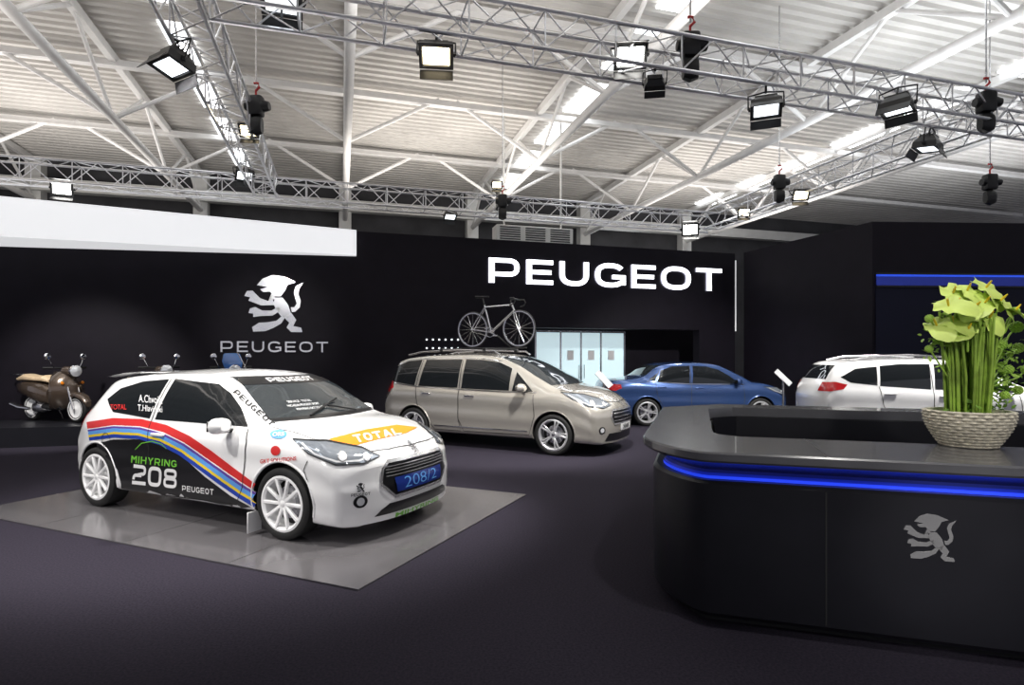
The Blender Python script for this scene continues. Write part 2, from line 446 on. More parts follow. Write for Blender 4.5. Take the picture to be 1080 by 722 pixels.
def decal(c, name, m, bm, d=(0, 1), off=.004, maxl=.045, mirror=False, label=None, top=False, parent=None):
    if isinstance(bm, list): bm = poly_bm(bm)
    densify(bm, maxl)
    hits = {}
    d = Vector((d[0], d[1], 0)).normalized(); r = Vector((d.y, -d.x, 0))
    for v in list(bm.verts):
        if top: o = Vector((v.co.x, v.co.y, 5)); dd = Vector((0, 0, -1))
        else: o = r*v.co.x+Vector((0, 0, v.co.y))-d*6; dd = d
        h = c.bvh.ray_cast(o, dd)
        if h[0] is not None:
            nn = h[1] if h[1].dot(dd) < 0 else -h[1]
            hits[v] = h[0]+nn*off
    return finish_decal(c, bm, hits, name, m, mirror, label, parent=parent)
def seen(c, name, m, bm, off=.004, maxl=7, label=None, maxe=.2, parent=None):
    # outline read off the photograph, laid onto the body's own surface
    if isinstance(bm, list): bm = poly_bm(bm)
    densify(bm, maxl); hits = {}
    o = c.Mi @ CAM
    for v in list(bm.verts):
        dd = (c.Mi.to_3x3() @ ray(v.co.x, v.co.y)).normalized()
        h = c.bvh.ray_cast(o, dd)
        if h[0] is not None:
            nn = h[1] if h[1].dot(dd) < 0 else -h[1]
            hits[v] = h[0]+nn*off
    return finish_decal(c, bm, hits, name, m, False, label, maxe, parent=parent)
def surf(c, a, z, d=(0, 1)):
    d = Vector((d[0], d[1], 0)).normalized(); r = Vector((d.y, -d.x, 0))
    h = c.bvh.ray_cast(r*a+Vector((0, 0, z))-d*6, d); return h[0], h[1]
def headlights(c, pts, lamps, d=(-.75, .66)):
    P = A3(d, pts)
    decal(c, 'headlight', M['headlamp'], list(P), d=d, off=.006, maxl=.03, mirror=True)
    decal(c, 'headlight_bezel', M['vblack'], strip_bm(P, .010, True), d=d, off=.009, maxl=.03, mirror=True)
    cx, cz = sum(p[0] for p in P)/len(P), sum(p[1] for p in P)/len(P)
    low = [(p[0]+(cx-p[0])*.20, p[1]+(cz-p[1])*.28) for p in P[3:]+P[:1]]
    decal(c, 'headlight_strip', M['headin'], strip_bm(low, .014), d=d, off=.010, maxl=.03, mirror=True)
    for (x, y, z, r_) in lamps:
        a, zz = A3(d, [(x, y, z)])[0]
        decal(c, 'headlight_ring', M['satin'], circ(a, zz, r_*1.25), d=d, off=.011, maxl=.03, mirror=True)
        decal(c, 'headlight_reflector', M['headin'], circ(a, zz, r_), d=d, off=.014, maxl=.03, mirror=True)
def taillights(c, pts, d=(.75, .66)):
    decal(c, 'tail_light', M['taillamp'], A3(d, pts), d=d, off=.006, maxl=.03, mirror=True)
def foglights(c, x, y, z, r_, d=(-.92, .39)):
    a, zz = A3(d, [(x, y, z)])[0]
    decal(c, 'fog_light', M['vblack'], circ(a, zz, r_*1.8, r_*1.5), d=d, off=.005, maxl=.03, mirror=True)
    decal(c, 'fog_light_lens', M['headin'], circ(a, zz, r_), d=d, off=.009, maxl=.03, mirror=True)
def wheel_maker(rimmat, spokes, fork=False, capm=None, sw=.026):
    cache = {}
    def mk(R, tw):
        if (R, tw) not in cache:
            rr = R*.74; h = tw/2
            b = MB()   # outward is -y
            b.lathe([(rr+.014, -h*.95), (rr-.006, -h*1.0), (rr-.024, -h*.85), (rr-.03, h*.2), (rr-.03, h*.8), (rr, h*.9)], 48, axis='Y')
            for k in range(spokes):
                a = 2*PI*k/spokes
                for da in ((-.13, .13) if fork else (0,)):
                    Rm = Matrix.Rotation(-a, 3, 'Y')
                    p = Rm @ Vector((.03, -h*.72, 0)); q = Rm @ (Matrix.Rotation(-da, 3, 'Y') @ Vector((rr-.012, -h*.86, 0)))
                    dirv = q-p
                    Q = Matrix((dirv.normalized(), Vector((0, 1, 0)), dirv.normalized().cross(Vector((0, 1, 0))))).transposed()
                    b.box((p+q)/2, (dirv.length, .03, sw), Q, .006, 1)
            b.lathe([(.0, -h*.86), (.05, -h*.86), (.064, -h*.74), (.064, h*.1)], 24, axis='Y')
            o = b.build('wheel', rimmat); me = o.data; bpy.data.objects.remove(o)
            t = MB()
            t.lathe([(rr+.004, -h*.9), (rr+.02, -h*1.0), (rr+(R-rr)*.55, -h*1.04), (R-.018, -h*.98), (R-.004, -h*.86), (R, -h*.6), (R, h*.6), (R-.004, h*.86), (R-.018, h*.98), (rr+.02, h), (rr+.004, h*.9)], 56, axis='Y')
            o = t.build('tire', M['rubber']); mt = o.data; bpy.data.objects.remove(o)
            d = MB(); d.lathe([(0, h*.0), (rr*.62, h*.0), (rr*.62, h*.12), (rr*.5, h*.12)], 32, axis='Y')
            o = d.build('brake_disc', M['satin']); md = o.data; bpy.data.objects.remove(o)
            k = MB(); k.lathe([(0, -h*.90), (.024, -h*.89), (.030, -h*.84)], 20, axis='Y')
            o = k.build('hub_cap', capm or M['chrome']); mk_ = o.data; bpy.data.objects.remove(o)
            d = MB(); d.lathe([(0, h*.3), (rr-.028, h*.3)], 40, axis='Y')
            o = d.build('wheel_back', M['arch']); mb_ = o.data; bpy.data.objects.remove(o)
            cache[(R, tw)] = (me, mt, md, mk_, mb_)
        me, mt, md, mc, mb_ = cache[(R, tw)]
        w = link('wheel', me); link('tire', mt, w); link('brake_disc', md, w); link('hub_cap', mc, w); link('wheel_back', mb_, w)
        return w
    return mk
def mirror_part(c, x, z, m, s=1.0):
    for sy in (-1, 1):
        p, n = surf(c, x, z); y = abs(p.y)
        b = MB(); b.loft([(-.05*s, .085*s, -.045*s, .06*s), (0, .115*s, -.065*s, .085*s), (.05*s, .10*s, -.06*s, .075*s), (.09*s, .05*s, -.03*s, .04*s)], 14)
        o = b.build('wing_mirror', m, c.root); o.location = (x, sy*(y+.13*s), z+.05)
        g = MB(); g.box((-.056*s, 0, .01*s), (.006, .17*s, .10*s), None, .002, 1); g.build('mirror_glass', M['glass'], o)
        k = MB(); k.tube((0, -sy*.16*s, -.05*s), (0, -sy*.05*s, -.03*s), .022*s, 8); k.build('mirror_arm', M['black'], o)
def handle_part(c, x, z, m):
    for sy in (-1, 1):
        p, n = surf(c, x, z); b = MB(); b.box((0, 0, 0), (.19, .035, .032), None, .012, 2)
        o = b.build('door_handle', m, c.root); o.location = (x, sy*(abs(p.y)+.012), z)
BASE_PLAN = lambda xr, xf: [(xr, .92), (xr+.35, .975), (xr+.9, .99), (0, .985), (xf-1.0, 1.0), (xf-.6, .998), (xf-.2, .975), (xf, .94)]
# ---- rally hatchback
sp1 = dict(xr=-1.93, xf=2.11, W=.90, wb=2.616, R=.305, arch=.345, tw=.20, wheel=wheel_maker(M['rimwhite'], 10, False, M['rimwhite'], .030),
  zt=[(-1.93, .80), (-1.88, .93), (-1.80, 1.02), (-1.66, 1.24), (-1.55, 1.325), (-1.3, 1.365), (-.8, 1.405), (-.35, 1.42), (0, 1.415), (.3, 1.385), (.48, 1.335), (.78, 1.155), (1.02, 1.0), (1.14, .965), (1.4, .935), (1.7, .88), (1.93, .805), (2.04, .745), (2.11, .65)],
  zs=[(-1.93, .70), (-1.7, .92), (-1.3, .955), (-.8, .93), (0, .90), (.6, .885), (.95, .88), (1.4, .85), (1.8, .785), (2.0, .71), (2.11, .58)],
  zb=[(-1.93, .26), (-1.6, .20), (-1.0, .18), (1.0, .18), (1.7, .15), (2.11, .13)],
  rw=[(-1.93, .66), (-1.66, .57), (-1.2, .59), (-.4, .61), (.2, .61), (.48, .62), (.78, .68), (1.02, .74), (1.14, .77), (1.6, .77), (2.0, .75), (2.11, .73)],
  ed=[(-1.93, .03), (-1.5, .05), (0, .05), (.6, .07), (1.0, .05), (1.5, .04), (2.11, .035)],
  plan=BASE_PLAN(-1.93, 2.11), xw=(1.0, -1.1), cf=.29, cr=.22,
  nose=[(0, .06), (.15, .02), (.3, 0), (.42, .0), (.5, .015), (.62, .03), (.75, .07), (.9, .2)], tail=[(0, .08), (.3, .0), (.6, .0), (.9, .03), (1.3, .05)])
c1 = make_car('rally_hatchback', 'white rally hatchback with rainbow stripes and race number on a grey floor panel', 'car', (-2.748, 6.263, .012), math.atan2(-.427, .904), sp1, M['pwhite'])
decal(c1, 'side_window', M['glass'], [(.84, .925), (.64, 1.08), (.44, 1.205), (.24, 1.285), (-.40, 1.325), (-.42, .935)], mirror=True)
decal(c1, 'quarter_window', M['glass'], [(-.50, .94), (-.49, 1.32), (-.90, 1.29), (-1.22, 1.21), (-1.33, 1.10), (-1.10, .98)], mirror=True)
decal(c1, 'windshield', M['glass2'], [(-.70, .975), (.70, .975), (.61, 1.22), (.545, 1.335), (-.545, 1.335), (-.61, 1.22)], d=(-1, 0))
decal(c1, 'sunstrip', M['vblack'], [(-.575, 1.275), (.575, 1.275), (.55, 1.35), (-.55, 1.35)], d=(-1, 0), off=.007)
decal(c1, 'sunstrip_lettering', M['vwhite'], wide_text('PEUGEOT', [(-.30, 1.292), (.30, 1.292), (.295, 1.33), (-.295, 1.33)], .2, 1.0, .25), d=(-1, 0), off=.009)
for k, (t, a, b) in enumerate((('SERVICE  TOTAL', -.36, -.08), ('MICHELIN PEUGEOT SPORT', -.40, -.02), ('MIHYRING GKT SOLUTIONS', -.34, .06))):
    z = 1.10-.034*k; decal(c1, 'screen_lettering', M['vwhite'], text_bm(t, [(a, z), (b, z), (b, z+.018), (a, z+.018)]), d=(-1, 0), off=.007)
decal(c1, 'rear_window', M['glass'], [(-.58, 1.02), (.58, 1.02), (.50, 1.27), (-.50, 1.27)], d=(1, 0))
taillights(c1, [(-1.90, -.60, .78), (-1.72, -.84, .78), (-1.62, -.86, .86), (-1.68, -.84, .98), (-1.84, -.64, .96)])
decal(c1, 'cowl', M['vblack'], [(-.68, .962), (.68, .962), (.70, .985), (-.70, .985)], d=(-1, 0), off=.006)
decal(c1, 'door_seam', M['seam'], strip_bm([(.86, .91), (.90, .80), (.86, .42), (.76, .24), (-.30, .22), (-.44, .40), (-.46, .93), (-.455, 1.325)], .010), off=.006, mirror=True)
decal(c1, 'hood_seam', M['seam'], strip_bm([(1.08, .765), (1.5, .755), (1.80, .67), (1.92, .54), (1.98, .3), (2.0, 0), (1.98, -.3), (1.92, -.54), (1.80, -.67), (1.5, -.755), (1.08, -.765)], .007), top=True, off=.004)
decal(c1, 'bumper_seam', M['seam'], strip_bm([(1.60, .69), (1.56, .61), (1.62, .48)], .008), off=.006, mirror=True)
decal(c1, 'fuel_flap', M['seam'], strip_bm(circ(-1.12, .70, .07, None, 24), .006, True), off=.009)
seen(c1, 'livery_field', M['vblack'], [(92, 470), (120, 463), (150, 463), (175, 470), (196, 484), (216, 502), (244, 523), (272, 538), (272, 545), (240, 541), (190, 531), (128, 519), (128, 510), (124, 495), (116, 484), (106, 478), (94, 480)], label='black vinyl field on the rear side')
cols = [('red', 7.5, 11), ('vwhite', 1.0, 1.6), ('purple', 2.2, 3.0), ('ltblue', 4.0, 5.0), ('yellow', 2.6, 3.2), ('blue', 3.6, 4.6)]
ctr = [(93, 453), (120, 449), (148, 450), (173, 456), (196, 467), (218, 482), (240, 499), (260, 514), (280, 527)]
acc = [-8.0+(-1.0)*i/8 for i in range(9)]
for cn, w0, w1 in cols:
    pl, ws = [], []
    for i, p in enumerate(ctr):
        a = Vector(ctr[max(0, i-1)]); b = Vector(ctr[min(len(ctr)-1, i+1)]); dd = (b-a).normalized(); nn = Vector((-dd.y, dd.x))
        w = w0+(w1-w0)*(i/8)
        if cn == 'red': w *= (1.0 if i < 6 else 1.0-.16*(i-5))
        w *= .92; o = acc[i]+w/2; acc[i] += w
        pl.append((p[0]+nn.x*o, p[1]+nn.y*o)); ws.append(w*1.05)
    seen(c1, 'livery_stripe', M[cn], strip_bm(pl, ws), off=.0055, label=cn.replace('ltblue', 'light blue').replace('vwhite', 'white')+' vinyl stripe')
def seen_text(txt, quad, m, bold=.01, off=.008, shear=0, name='lettering', wide=None, maxe=.2):
    q = [(x, y) for x, y in quad]
    seen(c1, name, M[m], wide_text(txt, q, *wide) if wide else text_bm(txt, q, bold, shear), off=off, maxl=4, maxe=maxe)
seen_text('208', [(140, 510), (187, 515), (188, 495), (141, 489)], 'vwhite', wide=(.20, 1.0, .14))
seen_text('MIHYRING', [(139, 487.5), (187, 492.5), (187.5, 485.5), (139.5, 480)], 'green', wide=(.20, .95, .22))
seen_text('PEUGEOT', [(193, 517), (226, 521.5), (226, 515.5), (193, 511.5)], 'vwhite', wide=(.18, 1.0, .26))
seen(c1, 'livery_swoosh', M['green'], strip_bm([(143, 474), (150, 467), (161, 465), (171, 468), (176, 473)], [.5, 1.0, 1.3, 1.0, .5]), off=.0065)
seen_text('TOTAL', [(117, 432), (134, 432), (134, 426.5), (117, 426.5)], 'red', .02)
seen_text('A.Chvoila', [(147, 424), (172, 426), (172, 418), (147, 416)], 'vwhite', .005)
seen_text('T.Hlavinski', [(146, 433), (172, 435), (172, 428.5), (146, 426.5)], 'vwhite', .005)
seen_text('GKT SOLUTIONS', [(275, 488.5), (313, 485), (313, 481), (275, 484)], 'red', .02)
seen(c1, 'livery_dot', M['red'], circ(291, 475, 5), off=.006)
seen(c1, 'sponsor_oval', M['ltblue'], circ(294, 458, 9, 4.6), off=.006)
seen_text('ORS', [(288, 460.5), (300, 460), (300, 456), (288, 456.5)], 'vwhite', .02, .009)
seen_text('MICHELIN', [(284, 504), (309, 501), (309, 497), (284, 499.5)], 'blue', .02)
seen_text('PEUGEOT', [(370, 523.5), (390, 521.5), (390, 518.5), (370, 520.5)], 'vblack', wide=(.2, 1.0, .26))
seen(c1, 'bumper_emblem', M['vblack'], lion_flat(380, 518.5, 9.5, 1, -1), off=.006, maxl=4)
seen_text('PEUGEOT', [(246, 414), (286, 450), (290.5, 446.5), (250.5, 410.5)], 'vblack', wide=(.22, 1.0, .24), maxe=.5, name='pillar_lettering')
seen(c1, 'hood_banner', M['orange'], [(347, 463), (385, 453), (418, 448), (440, 450.5), (428, 457), (400, 463), (362, 473)], off=.005, maxl=3, maxe=.6, label='orange hood banner')
seen_text('TOTAL', [(376, 467.5), (424, 458), (420, 451.5), (371, 459.5)], 'vwhite', off=.009, wide=(.24, 1.0, .22), maxe=.7)
headlights(c1, [(1.44, -.885, .85), (1.72, -.77, .83), (1.93, -.58, .765), (2.03, -.48, .69), (1.97, -.63, .65), (1.82, -.80, .66), (1.62, -.89, .745)], [(1.85, -.75, .715, .030), (1.97, -.59, .695, .024)])
decal(c1, 'grille', M['vblack'], [(-.50, .46), (-.36, .34), (.36, .34), (.50, .46), (.47, .59), (.40, .635), (-.40, .635), (-.47, .59)], d=(-1, 0), off=.004)
decal(c1, 'grille_frame', M['silver'], strip_bm([(-.50, .46), (-.36, .34), (.36, .34), (.50, .46), (.47, .59), (.40, .64), (-.40, .64), (-.47, .59)], .026, True), d=(-1, 0), off=.009)
for z in (.60, .575, .55, .52): decal(c1, 'grille_bar', M['silver'], strip_bm([(-.44, z), (.44, z)], .009), d=(-1, 0), off=.007)
decal(c1, 'race_plate', M['plateblue'], [(-.34, .375), (.34, .375), (.36, .50), (-.36, .50)], d=(-1, 0), off=.014)
decal(c1, 'race_plate_lettering', M['ltblue'], text_bm('208/2', [(-.25, .395), (.25, .395), (.25, .485), (-.25, .485)], -.01), d=(-1, 0), off=.017)
decal(c1, 'lower_intake', M['vblack'], [(-.56, .20), (.56, .20), (.50, .25), (.42, .29), (-.42, .29), (-.50, .25)], d=(-1, 0))
foglights(c1, 1.93, -.66, .35, .034)
decal(c1, 'bumper_lettering', M['green'], text_bm('MIHYRING', [(-.34, .150), (.34, .150), (.34, .19), (-.34, .19)], .02), d=(-1, 0), off=.006)
decal(c1, 'front_emblem', M['satin'], lion_flat(0, .66, .10), d=(-1, 0), off=.012, maxl=.03)
mirror_part(c1, .66, .88, M['pwhite'], .95)
handle_part(c1, -.30, .80, M['pwhite'])
b = MB(); b.loft([(-1.72, .54, 1.315, 1.335), (-1.6, .56, 1.31, 1.36), (-1.4, .55, 1.345, 1.385), (-1.2, .52, 1.37, 1.378)], 16); b.build('roof_spoiler', M['pwhite'], c1.root)
for sy in (-1, 1):
    b = MB(); b.box((.95, sy*.85, .11), (.012, .15, .18), None, .004, 1); b.build('mud_flap', M['vwhite'], c1.root)
for p, q, r_ in (((1.06, -.30, .992), (.88, .25, 1.115), .010), ((1.06, .35, .992), (.94, .0, 1.07), .008)):
    b = MB(); b.tube(p, q, r_, 6); b.build('wiper', M['black'], c1.root)
b = MB(); b.tube((-.15, 0, 1.41), (-.30, 0, 1.60), .005, 6); b.build('antenna', M['black'], c1.root)
# ---- champagne minivan
sp2 = dict(xr=-2.24, xf=2.28, W=.92, wb=2.745, R=.325, arch=.365, tw=.21, wheel=wheel_maker(M['rimsilver'], 5, True),
  zt=[(-2.24, .85), (-2.2, 1.0), (-2.12, 1.15), (-2.0, 1.42), (-1.92, 1.52), (-1.6, 1.59), (-.9, 1.635), (-.3, 1.64), (.2, 1.615), (.55, 1.53), (1.05, 1.28), (1.40, 1.11), (1.55, 1.08), (1.8, 1.04), (2.05, .97), (2.2, .88), (2.28, .76)],
  zs=[(-2.24, .75), (-2.0, 1.02), (-1.3, 1.03), (0, .99), (1.0, .96), (1.4, .97), (1.8, .94), (2.1, .85), (2.28, .69)],
  zb=[(-2.24, .30), (-1.8, .24), (-1, .22), (1, .22), (1.8, .20), (2.28, .19)],
  rw=[(-2.24, .74), (-1.9, .66), (-1.0, .69), (0, .69), (.5, .69), (1.0, .72), (1.40, .78), (1.8, .80), (2.28, .75)],
  ed=[(-2.24, .03), (-1.8, .05), (0, .045), (.6, .08), (1.35, .05), (1.8, .04), (2.28, .035)],
  plan=BASE_PLAN(-2.24, 2.28), xw=(1.1, -1.4), cf=.30, cr=.20,
  nose=[(0, .06), (.25, .02), (.45, 0), (.6, .0), (.75, .03), (.95, .15)], tail=[(0, .08), (.35, .0), (.7, .0), (1.0, .04), (1.5, .06)])
c2 = make_car('minivan', 'champagne metallic minivan with a bicycle carried on its roof', 'car', (-.151, 10.656, 0), math.atan2(-.464, .886), sp2, M['pbeige'])
for w in ([(1.0, 1.0), (.84, 1.15), (.66, 1.31), (.62, 1.0)], [(.56, 1.005), (.56, 1.37), (.32, 1.47), (-.02, 1.51), (-.35, 1.52), (-.37, 1.02)],
          [(-.45, 1.025), (-.43, 1.52), (-1.2, 1.51), (-1.28, 1.045)], [(-1.37, 1.05), (-1.30, 1.505), (-1.62, 1.48), (-1.93, 1.37), (-1.97, 1.12)]):
    decal(c2, 'side_window', M['glass'], w, mirror=True)
decal(c2, 'window_trim', M['chrome'], strip_bm([(1.06, .985), (.5, .985), (-.4, 1.0), (-1.3, 1.03), (-1.99, 1.10), (-1.95, 1.39), (-1.62, 1.495), (-1.2, 1.53), (-.35, 1.54), (.0, 1.53), (.34, 1.49)], .016), off=.006, mirror=True)
decal(c2, 'windshield', M['glass2'], [(-.75, 1.105), (.75, 1.105), (.66, 1.40), (.61, 1.57), (-.61, 1.57), (-.66, 1.40)], d=(-1, 0))
decal(c2, 'rear_window', M['glass'], [(-.62, 1.12), (.62, 1.12), (.58, 1.42), (-.58, 1.42)], d=(1, 0))
taillights(c2, [(-2.18, -.66, .92), (-2.02, -.86, .92), (-1.88, -.89, 1.0), (-1.96, -.86, 1.12), (-2.10, -.68, 1.12)])
for pl in ([(1.02, .95), (1.05, .60), (.95, .30), (-.30, .29), (-.41, .5), (-.41, 1.5)], [(-.41, .5), (-.36, .29), (-.90, .29), (-1.05, .45), (-1.28, .72), (-1.33, 1.04), (-1.27, 1.5)]):
    decal(c2, 'door_seam', M['seam'], strip_bm(pl, .012), off=.005, mirror=True)
decal(c2, 'side_molding', M['chrome'], strip_bm([(.92, .36), (-.92, .36)], .018), off=.008, mirror=True)
decal(c2, 'hood_seam', M['seam'], strip_bm([(1.45, .80), (1.8, .78), (2.05, .64), (2.15, .3), (2.18, 0), (2.15, -.3), (2.05, -.64), (1.8, -.78), (1.45, -.80)], .010), top=True, off=.004)
headlights(c2, [(1.56, -.908, 1.0), (1.92, -.79, .97), (2.13, -.56, .885), (2.22, -.46, .795), (2.13, -.65, .755), (1.94, -.84, .79), (1.72, -.905, .90)], [(2.00, -.78, .845, .036), (2.13, -.60, .815, .028)])
decal(c2, 'grille', M['vblack'], [(-.46, .50), (.46, .50), (.54, .63), (.48, .72), (-.48, .72), (-.54, .63)], d=(-1, 0))
decal(c2, 'grille_frame', M['silver'], strip_bm([(-.46, .50), (.46, .50), (.54, .63), (.48, .72), (-.48, .72), (-.54, .63)], .026, True), d=(-1, 0), off=.008)
for z in (.67, .61, .55): decal(c2, 'grille_bar', M['silver'], strip_bm([(-.46, z), (.46, z)], .010), d=(-1, 0), off=.007)
decal(c2, 'lower_intake', M['vblack'], [(-.66, .24), (.66, .24), (.58, .36), (-.58, .36)], d=(-1, 0))
foglights(c2, 2.08, -.70, .42, .036)
decal(c2, 'number_plate', M['plate'], [(-.26, .385), (.26, .385), (.26, .49), (-.26, .49)], d=(-1, 0), off=.012)
decal(c2, 'number_plate_lettering', M['vblack'], text_bm('5008', [(-.15, .40), (.15, .40), (.15, .475), (-.15, .475)], .02), d=(-1, 0), off=.015)
decal(c2, 'front_emblem', M['silver'], lion_flat(0, .745, .11), d=(-1, 0), off=.010, maxl=.03)
mirror_part(c2, .84, 1.0, M['pbeige'])
handle_part(c2, -.18, .90, M['chrome']); handle_part(c2, -1.08, .92, M['chrome'])
for sy in (-1, 1):
    b = MB(); b.path([(.25, sy*.60, 1.60), (.15, sy*.61, 1.665), (-.6, sy*.62, 1.685), (-1.4, sy*.60, 1.655), (-1.7, sy*.59, 1.60)], .018, 8); b.build('roof_rail', M['satin'], c2.root)
for x in (-.05, -.95):
    b = MB(); b.box((x, 0, 1.705), (.07, 1.26, .03), None, .01, 2)
    for sy in (-1, 1): b.box((x, sy*.60, 1.68), (.09, .06, .06), None, .012, 1)
    b.build('roof_bar', M['black'], c2.root)
BX, BY = -.30, .22
b = MB(); b.box((BX-.1, BY, 1.732), (1.5, .09, .02), None, .006, 1); b.tube((BX+.3, BY+.06, 1.74), (BX+.0, BY+.06, 1.98), .014, 8); b.build('bicycle_carrier', M['black'], c2.root)
# ---- blue sedan
sp3 = dict(xr=-2.28, xf=2.16, W=.874, wb=2.66, R=.31, arch=.35, tw=.20, wheel=wheel_maker(M['rimsilver'], 5, True),
  zt=[(-2.28, .86), (-2.23, 1.00), (-2.0, 1.06), (-1.6, 1.09), (-1.42, 1.12), (-1.05, 1.36), (-.85, 1.42), (-.2, 1.45), (.3, 1.43), (.55, 1.36), (.95, 1.15), (1.22, 1.01), (1.6, .97), (1.95, .89), (2.08, .82), (2.16, .70)],
  zs=[(-2.28, .74), (-2.1, .94), (-1.6, .99), (-1, .95), (0, .92), (1, .90), (1.5, .89), (1.9, .81), (2.16, .62)],
  zb=[(-2.28, .30), (-1.8, .22), (1, .20), (1.8, .19), (2.16, .18)],
  rw=[(-2.28, .76), (-1.6, .73), (-1.0, .67), (-.4, .68), (.2, .67), (.7, .70), (1.22, .75), (1.6, .77), (2.16, .73)],
  ed=[(-2.28, .025), (-1.5, .025), (-1.0, .035), (0, .03), (.6, .055), (1.15, .035), (2.16, .03)],
  plan=BASE_PLAN(-2.28, 2.16), xw=(1.0, -1.3), cf=.26, cr=.16,
  nose=[(0, .05), (.2, .02), (.4, 0), (.55, .0), (.7, .03), (.95, .15)], tail=[(0, .08), (.35, .0), (.7, .0), (1.0, .02), (1.3, .06)])
yaw3 = math.radians(4)
c3p = Vector((3.07, 13.2, 0))+Matrix.Rotation(yaw3, 3, 'Z') @ Vector((1.33, .86, 0))
c3 = make_car('sedan', 'dark blue metallic sedan parked at the back beside the lit glass doors', 'car', c3p, yaw3, sp3, M['pblue'])
for w in ([(.86, .95), (.62, 1.13), (.38, 1.27), (.1, 1.345), (-.22, 1.36), (-.26, .96)], [(-.33, .96), (-.30, 1.36), (-.72, 1.345), (-.98, 1.25), (-1.08, 1.0)], [(-1.14, 1.01), (-1.05, 1.20), (-1.28, 1.05)]):
    decal(c3, 'side_window', M['glass'], w, mirror=True)
decal(c3, 'windshield', M['glass2'], [(-.68, 1.04), (.68, 1.04), (.61, 1.26), (.57, 1.39), (-.57, 1.39), (-.61, 1.26)], d=(-1, 0))
decal(c3, 'rear_window', M['glass2'], [(-.64, 1.14), (.64, 1.14), (.59, 1.37), (-.59, 1.37)], d=(1, 0))
taillights(c3, [(-2.22, -.60, .80), (-2.06, -.82, .80), (-1.92, -.85, .86), (-1.96, -.84, .94), (-2.18, -.62, .96)])
for pl in ([(.92, .89), (.95, .6), (.86, .28), (-.22, .27), (-.30, .5), (-.295, 1.36)], [(-.30, .5), (-.26, .27), (-.80, .27), (-.98, .45), (-1.10, .72), (-1.13, .98), (-1.02, 1.25)]):
    decal(c3, 'door_seam', M['seam'], strip_bm(pl, .012), off=.005, mirror=True)
headlights(c3, [(1.45, -.86, .88), (1.85, -.76, .85), (2.05, -.5, .79), (2.08, -.50, .71), (1.9, -.77, .68), (1.65, -.86, .77)], [(1.88, -.76, .76, .034)])
decal(c3, 'grille', M['vblack'], [(-.42, .45), (.42, .45), (.46, .58), (-.46, .58)], d=(-1, 0))
decal(c3, 'window_trim', M['chrome'], strip_bm([(.95, .935), (-.3, .945), (-1.32, 1.01)], .014), off=.006, mirror=True)
mirror_part(c3, .76, .94, M['pblue'], .9)
handle_part(c3, -.12, .85, M['pblue']); handle_part(c3, -.98, .88, M['pblue'])
# ---- white crossover
sp4 = dict(xr=-2.10, xf=2.06, W=.91, wb=2.54, R=.33, arch=.37, tw=.20, wheel=wheel_maker(M['rimsilver'], 5, True),
  zt=[(-2.1, .92), (-2.07, 1.06), (-2.0, 1.18), (-1.84, 1.40), (-1.72, 1.49), (-1.2, 1.54), (-.5, 1.56), (0, 1.54), (.3, 1.48), (.8, 1.25), (1.1, 1.10), (1.3, 1.05), (1.7, .98), (1.95, .87), (2.06, .70)],
  zs=[(-2.1, .82), (-1.9, 1.06), (-1.3, 1.06), (0, 1.0), (.8, .96), (1.2, .95), (1.7, .88), (2.06, .62)],
  zb=[(-2.1, .34), (-1.6, .26), (1.2, .25), (2.06, .24)],
  rw=[(-2.1, .76), (-1.7, .67), (-1.2, .68), (-.4, .68), (.2, .67), (.7, .69), (1.1, .76), (1.6, .76), (2.06, .68)],
  ed=[(-2.1, .03), (-1.5, .04), (0, .045), (.6, .08), (1.15, .05), (2.06, .04)],
  plan=BASE_PLAN(-2.10, 2.06), xw=(1.0, -1.2), cf=.32, cr=.18,
  nose=[(0, .05), (.2, .02), (.45, 0), (.6, .02), (.8, .1), (1.0, .2)], tail=[(0, .08), (.4, .0), (.8, .0), (1.1, .03), (1.4, .05)])
yaw4 = math.radians(-10)
c4 = make_car('crossover', 'white crossover car standing behind the dark reception counter', 'car', (7.38, 10.3, 0), yaw4, sp4, M['pwhite'])
for w in ([(.78, 1.0), (.55, 1.18), (.25, 1.34), (.0, 1.42), (-.28, 1.44), (-.32, 1.03)], [(-.38, 1.03), (-.35, 1.44), (-.80, 1.44), (-1.10, 1.41), (-1.14, 1.08)], [(-1.18, 1.09), (-1.15, 1.40), (-1.48, 1.36), (-1.72, 1.22), (-1.58, 1.13)]):
    decal(c4, 'side_window', M['glass'], w, mirror=True)
decal(c4, 'rear_window', M['glass'], [(-.62, 1.18), (.62, 1.18), (.58, 1.42), (-.58, 1.42)], d=(1, 0))
decal(c4, 'windshield', M['glass2'], [(-.68, 1.10), (.68, 1.10), (.61, 1.37), (.57, 1.48), (-.57, 1.48), (-.61, 1.37)], d=(-1, 0))
taillights(c4, [(-2.04, -.60, .98), (-1.90, -.82, .98), (-1.74, -.89, 1.02), (-1.70, -.89, 1.10), (-1.86, -.84, 1.14), (-2.00, -.64, 1.13)])
for pl in ([(.88, .94), (.92, .6), (.84, .34), (-.25, .33), (-.35, .5), (-.35, 1.44)], [(-.35, .5), (-.28, .33), (-.75, .33), (-.95, .5), (-1.10, .75), (-1.16, 1.07)]):
    decal(c4, 'door_seam', M['seam'], strip_bm(pl, .010), off=.005, mirror=True)
headlights(c4, [(1.40, -.88, .95), (1.75, -.76, .90), (1.95, -.5, .83), (1.97, -.50, .75), (1.8, -.78, .72), (1.58, -.88, .82)], [(1.76, -.78, .80, .04)])
mirror_part(c4, .68, 1.0, M['pwhite'])
handle_part(c4, -.18, .92, M['pwhite']); handle_part(c4, -1.0, .95, M['pwhite'])
